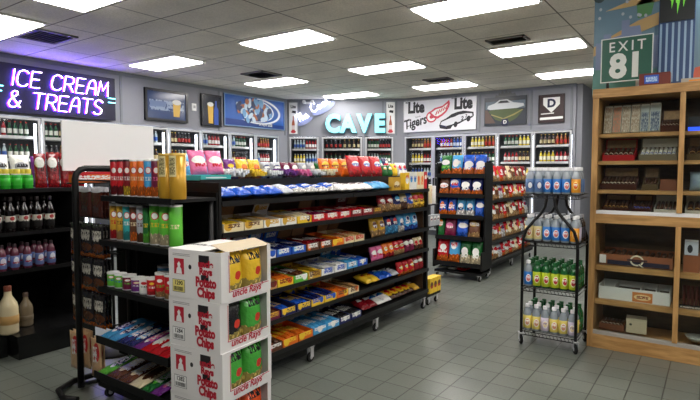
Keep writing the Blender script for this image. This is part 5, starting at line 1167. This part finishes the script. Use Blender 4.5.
# next shelf (1.575)
cigar_box('bright red cigar box with silver plate at the left', -.80, 1.575, .24, .22, .05, REDB, LIDP, 1.2, None, lidh=.13, marks=6, tip=BANDW)
o = link('cigar_tin', box_mesh(.2, .04, .1, art('tin_red', (186, 40, 40), logo=(220, 220, 215), ell=(.5, .5, .3, .4)), REDB), None, (-.68, 4.96, 1.64), (0, 0, 0)); bpy.data.objects.remove(o)
cigar_box('pale grey framed cigar box with white tubes', -.53, 1.575, .265, .22, .05, mat('box_grey', (120, 112, 92), .5), LIDW, 1.25, TUBEW, lidh=.13, marks=8, tip=BANDB)
# next (1.335)
cigar_box('large mahogany cigar box with a row of white banded tips', -.81, 1.335, .27, .22, .06, DK, LIDP, 1.2, None, lidh=.12, marks=9, tip=BANDW)
cigar_box('plain brown cigar box behind the centre of the third shelf', -.50, 1.335, .11, .2, .06, mat('box_olive', (94, 78, 50), .5), LIDP, 1.3, None, lidh=.12, marks=4)
cigar_box('reddish brown cigar chest left of the middle door stile', -.375, 1.335, .115, .2, .09, BR, LIDP, 1.3, None, y=4.84)
# bottom upper (1.136)
cigar_box('mahogany cigar box with brass clasp under the banded tips box', -.79, 1.137, .20, .21, .05, DK, LIDP, 1.2, None, y=4.83, lidh=.11, marks=6, tip=mat('band_gold', (190, 150, 60), .3, .5))
cigar_box('small dark cigar box with blue and white bands', -.57, 1.137, .14, .21, .07, DK, LIDP, 1.2, None, y=4.83, lidh=.1, marks=5, tip=BANDB)
cigar_box('white fronted cigar display beside the middle door stile', -.41, 1.137, .16, .22, .05, mat('box_white', (214, 210, 196), .5), LIDW, 1.1, None, y=4.83, lidh=.11, marks=5)
# right bay upper
cigar_box('black cigar box high behind the right glass door', -.20, 1.80, .3, .22, .11, mat('box_black', (30, 32, 34), .4), LIDP, 1.2, None, y=4.85)
cigar_box('olive and gold cigar box behind the right glass door', -.20, 1.575, .3, .22, .05, mat('box_olive', (94, 78, 50), .5), LIDP, 1.2, None, y=4.84, lidh=.12, marks=6, tip=mat('band_gold', (190, 150, 60), .3, .5))
bm = bmesh.new(); box(bm, 0, .26, 0, .01, 0, .03); o = obj('shelf_label_strip', bm, mat('led_blue', (40, 90, 220), .4, emit=(30, 70, 240), strength=1.2), None, (-.20, 4.826, 1.801)); tag(o, 'glowing blue strip behind the right glass door', 'light strip')
o = link('plastic_bag', bag_mesh(.2, .15, .08, mat('clear_bag', (140, 165, 180), .15, spec=.8, bump=.6, bscale=25)), None, (-.08, 4.90, 1.338), (-.15, 0, 0)); tag(o, 'crumpled clear bluish bag behind the right glass door', 'bag')
cigar_box('brown and white cigar display at the right bottom of the upper case', -.20, 1.137, .3, .22, .05, mat('box_white', (214, 210, 196), .5), LIDW, 1.2, None, y=4.83, lidh=.1, marks=6, tip=mat('band_gold', (190, 150, 60), .3, .5))
# lower case shelf .70: long cedar box with Q-like ring emblem
o = thing('cigar_display', 'long reddish cedar cigar display with dark band and round white emblem', 'box', (-.80, 4.83, .701), 0, 'boxes in the cigar cabinet')
bm = bmesh.new(); W_ = .53
box(bm, 0, W_, 0, .006, 0, .095); box(bm, 0, W_, .25, .256, 0, .12); box(bm, 0, .006, .006, .25, 0, .1); box(bm, W_ - .006, W_, .006, .25, 0, .1); box(bm, 0, W_, 0, .25, 0, .006); obj('box_body', bm, CED, o)
bm = bmesh.new(); box(bm, .06, W_ - .02, -.003, -.0005, .01, .045); obj('dark_band', bm, mat('band_navy', (28, 26, 52), .5), o)
bm = bmesh.new(); a1 = ellpts(.28, .055, .05, .045, 24); i1 = ellpts(.28, .055, .038, .033, 24)
for k in range(24):
    if k in (19, 20): continue
    poly(bm, [a1[k], a1[(k + 1) % 24], i1[(k + 1) % 24], i1[k]], -.004, .002)
poly(bm, [(.29, .025), (.30, .03), (.335, -.0), (.32, -.0)], -.004, .002); obj('ring_emblem', bm, mat('emblem_white', (230, 224, 200), .5), o)
bm = bmesh.new(); box(bm, .21, .355, -.0095, -.0065, .05, .066); obj('emblem_bar', bm, mat('emblem_dark', (70, 40, 44), .5), o)
bm = bmesh.new(); box(bm, -.0, .05, -.004, -.001, .015, .085); obj('price_label', bm, PAPER, o)
for k in range(12):
    bm = bmesh.new(); r = .017; tube(bm, [(.03 + .043 * k, .02, .075 + .01 * (k % 2)), (.03 + .043 * k, .235, .085 + .01 * (k % 2))], r, 8); c = obj('cigar', bm, mat('cigar', (74, 44, 26), .6), None, (-.80, 4.83, .701)); tag(c, 'cigar in the long cedar display, %s from left' % fr_[k], 'cigar', 'cigars in the cedar display')
cigar_box('cedar box behind the lower right glass with white card', -.20, .70, .11, .2, .13, CED, LIDP, 1.2, None, y=4.84)
o = link('price_card', box_mesh(.09, .12, .002, art('card_dark', (196, 204, 214), logo=(30, 34, 40), ell=(.4, .4, .2, .26)), PAPER, .0005), None, (-.15, 4.86, .833), (-.15, 0, 0)); tag(o, 'pale card with dark mark standing on the cedar box', 'card')
o = link('snack_bag', bag_mesh(.16, .19, .06, AM('gold', 'green', 'red', 'orange')), None, (.02, 4.88, .703), (-.15, 0, 0)); tag(o, 'golden green cigar pouch at the right edge of the lower case', 'pouch')
# shelf .41: white compartment tray
o = thing('compartment_tray', 'long white card tray with four compartments and an orange sticker', 'tray', (-.80, 4.83, .411), 0, 'boxes in the cigar cabinet')
bm = bmesh.new(); W_ = .52; TR = mat('tray_white', (222, 226, 224), .6)
box(bm, 0, W_, 0, .005, 0, .105); box(bm, 0, W_, .24, .245, 0, .125); box(bm, 0, W_, .005, .24, 0, .005)
for x in (0, .12, .31, .42, W_ - .005): box(bm, x, x + .005, .005, .24, .005, .12)
obj('tray_body', bm, TR, o)
bm = bmesh.new(); box(bm, .255, .40, -.004, -.0005, .006, .085); obj('sticker', bm, art('tray_sticker', (206, 130, 70), logo=(240, 215, 160), text=(140, 60, 40), ell=(.5, .5, .42, .3), tb=(.5, .15, .3)), o)
for k, (a, b_) in enumerate(((.13, .30), (.325, .41), (.435, .505))):
    bm = bmesh.new(); box(bm, a, b_, .02, .23, .006, .075); c = obj('cigar_bundle', bm, mat('cigar', (74, 44, 26), .6), None, (-.80, 4.83, .411), bevel=.008); tag(c, 'dark cigar bundle in the white tray, %s compartment' % ('second', 'third', 'fourth')[k], 'cigars', 'cigar bundles in the tray')
for k in range(7):
    bm = bmesh.new(); r = .011; tube(bm, [(0, 0, .005), (0, .02, .16)], r, 8); c = obj('cigar', bm, mat('cigar_red', (92, 40, 30), .6), None, (-.19 + .028 * k, 4.93, .415)); tag(c, 'upright cigar behind the lower right glass, %s from left' % fr_[k], 'cigar', 'upright cigars')
o = link('card_strip', box_mesh(.22, .03, .01, art('strip_art', (30, 28, 34), text=(226, 222, 214), tb=(.5, .3, .45)), BLACKM), None, (-.11, 4.84, .411)); tag(o, 'dark lettered strip in front of the upright cigars', 'strip')
# floor of the lower case .115
cigar_box('low wooden cigar box on the cabinet floor with a clear lid', -.79, .146, .19, .2, .05, BR, LIDP, 1.2, None, y=4.83, marks=6, tip=BANDW)
o = link('small_carton', box_mesh(.15, .12, .13, art('carton_plain', (196, 186, 158), logo=(60, 60, 50), ell=(.22, .6, .07, .08)), mat('carton_side', (186, 178, 152), .6)), None, (-.51, 4.84, .147), (0, 0, .1)); tag(o, 'small plain pale carton on the cabinet floor', 'carton')
o = link('glass_dish', mesh((lambda b: (lathe(b, [(0, 0), (.04, 0), (.075, .04), (.07, .04), (.038, .006), (0, .006)], 16), b)[1])(bmesh.new()), 'dish', mat('dish_grey', (170, 176, 170), .2, spec=.8)), None, (-.10, 4.90, .147)); tag(o, 'grey glass dish on the cabinet floor at the right', 'dish')

# ------------------------------------------------------------------ on top of the cabinet
t = thing('mural_board', 'large painted cityscape board standing on top of the cigar cabinet', 'board', (-.30, 5.10, HZ))
sky = mat('mural_blue', (104, 138, 158), .35, noise=.12, nscale=6)
bm = bmesh.new(); box(bm, -.64, .68, 0, .02, 0, .93); obj('board', bm, sky, t)
def mp_(nm, pts, c, y=-.002): bm = bmesh.new(); poly(bm, pts, y, .002); return obj(nm, bm, mat('mural_' + nm, c, .4), t)
mp_('painted_road', [(-.64, .42), (-.64, .34), (-.40, .46), (-.1, .56), (-.1, .66), (-.3, .60), (-.5, .5)], (190, 160, 106)); mp_('painted_beam', [(-.55, .72), (-.1, .74), (-.1, .82), (-.50, .93), (-.58, .93), (-.3, .8)], (200, 172, 116))
mp_('painted_tree', [(-.30, .62), (-.2, .64), (-.18, .74), (-.24, .80), (-.31, .74)], (84, 140, 88)); mp_('painted_tree_low', [(-.12, .02), (.02, .02), (.02, .16), (-.03, .2), (-.08, .13), (-.12, .15)], (60, 140, 90), -.004)
mp_('painted_towers', [(-.62, .45), (-.56, .45), (-.56, .52), (-.5, .52), (-.5, .48), (-.42, .5), (-.42, .62), (-.36, .62), (-.36, .56), (-.28, .56), (-.26, .46), (-.14, .46), (-.14, .58), (-.08, .6), (-.08, .2), (-.62, .2)], (122, 140, 176), -.0045)
mp_('painted_water', [(-.64, 0), (-.12, 0), (-.12, .18), (-.64, .22)], (90, 146, 140), -.007); mp_('painted_white_house', [(-.3, 0), (-.16, 0), (-.16, .12), (-.3, .12)], (205, 208, 204), -.0095)
mp_('painted_sand', [(.28, .0), (.6, .0), (.6, .8), (.36, .8), (.28, .62), (.34, .4)], (220, 184, 112), -.0045); mp_('painted_red_shape', [(.42, .34), (.6, .3), (.6, .62), (.5, .7), (.36, .72), (.46, .56)], (176, 40, 48), -.007)
mp_('painted_coral_wall', [(.1, .02), (.36, .02), (.36, .2), (.12, .16)], (206, 104, 80), -.0095); mp_('painted_grey_arc', ellpts(-.6, .86, .05, .06, 14), (58, 80, 84), -.0045)
rr = random.Random(5)
for k in range(14): x, z = rr.uniform(-.6, -.2), rr.uniform(.6, .9); mp_('painted_blossom', ellpts(x, z, .012, .014, 8), (176, 190, 200), -.0095 - .0003 * k)
t = thing('drink_banner', 'blue ribbed energy drink banner with a green claw mark on black', 'banner', (-.31, 5.0, HZ))
bm = bmesh.new(); box(bm, -.125, .125, 0, .012, 0.02, .93); obj('board', bm, mat('banner_blue', (44, 78, 128), .35), t)
bm = bmesh.new(); box(bm, -.12, .12, -.012, -.001, .53, .80)
obj('logo_plate', bm, mat('banner_black', (18, 26, 30), .4), t)
for k in range(6):
    bm = bmesh.new(); box(bm, -.115 + .042 * k, -.10 + .042 * k, -.006, -.001, .05, .52); obj('painted_stripe', bm, mat('banner_stripe', (150, 184, 214), .4), t)
CLAW = mat('claw_green', (120, 205, 70), .4, emit=(110, 220, 60), strength=.25)
for k, (x, l) in enumerate(((-.04, .14), (.0, .19), (.04, .14))):
    bm = bmesh.new(); poly(bm, [(x - .012, .77), (x + .014, .78), (x + .012, .77 - l * .4), (x + .018, .77 - l * .45), (x + .002, .77 - l), (x - .002, .77 - l * .55), (x - .01, .77 - l * .5)], -.013, .002); obj('claw_mark', bm, CLAW, t)
bm = bmesh.new(); box(bm, -.09, .03, 0, .012, 0, .02); obj('foot', bm, BLACK, t)
# EXIT 81
t = thing('exit_sign', 'green highway sign reading EXIT 81 standing on the wooden cabinet', 'sign', (-.648, 4.90, HZ), -.02)
G = mat('sign_green', (26, 92, 74), .35)
bm = bmesh.new(); poly(bm, [(-.19, .075), (.185, .115), (.185, .48), (-.19, .415)][0:0] or [(-.195, .07), (.19, .07), (.19, .435), (-.195, .435)], 0, .006); obj('board', bm, G, t)
bm = bmesh.new()
for q in ((-.195, .19, .07, .077), (-.195, .19, .428, .435), (-.195, -.188, .077, .428), (.183, .19, .077, .428)): box(bm, q[0], q[1], -.009, -.0065, q[2], q[3])
SW = mat('sign_letter_white', (224, 232, 228), .4); obj('border', bm, SW, t)
text('sign_word', 'EXIT', .115, SW, t, (-.0, -.008, .355), bold=.001, sx=.9, spacing=1.4); text('sign_number', '81', .27, SW, t, (0, -.008, .19), bold=.011, sx=.95)
bm = bmesh.new(); box(bm, -.15, -.13, 0, .02, 0, .1); obj('stand_leg', bm, BLACK, t); bm = bmesh.new(); box(bm, .12, .14, 0, .02, 0, .1); obj('stand_leg', bm, BLACK, t)
t.rotation_euler.x = 0
o = link('cigar_box', box_mesh(.215, .10, .09, art('cb_top', (110, 42, 28), logo=None, rough=.35), mat('cb_side', (104, 40, 28), .4)), None, (-.435, 4.80, HZ + .001)); tag(o, 'closed reddish brown box with blue label on the cabinet top', 'box')
bm = bmesh.new(); box(bm, -.07, .03, -.003, -.0015, .02, .085); l = obj('blue_label', bm, art('cb_label', (40, 90, 200), text=(180, 215, 240), tb=(.5, .3, .4)), o)
bm = bmesh.new(); box(bm, 0, .3, 0, .1, 0, .035); o = obj('long_packet', bm, mat('packet_silver', (170, 168, 158), .3), None, (-.255, 4.79, HZ + .001), bevel=.006); tag(o, 'silver packet with orange stripe lying on the cabinet top', 'packet')
bm = bmesh.new(); box(bm, .05, .3, -.002, -.0005, .01, .022); obj('orange_stripe', bm, mat('packet_orange', (230, 150, 50), .4), o)
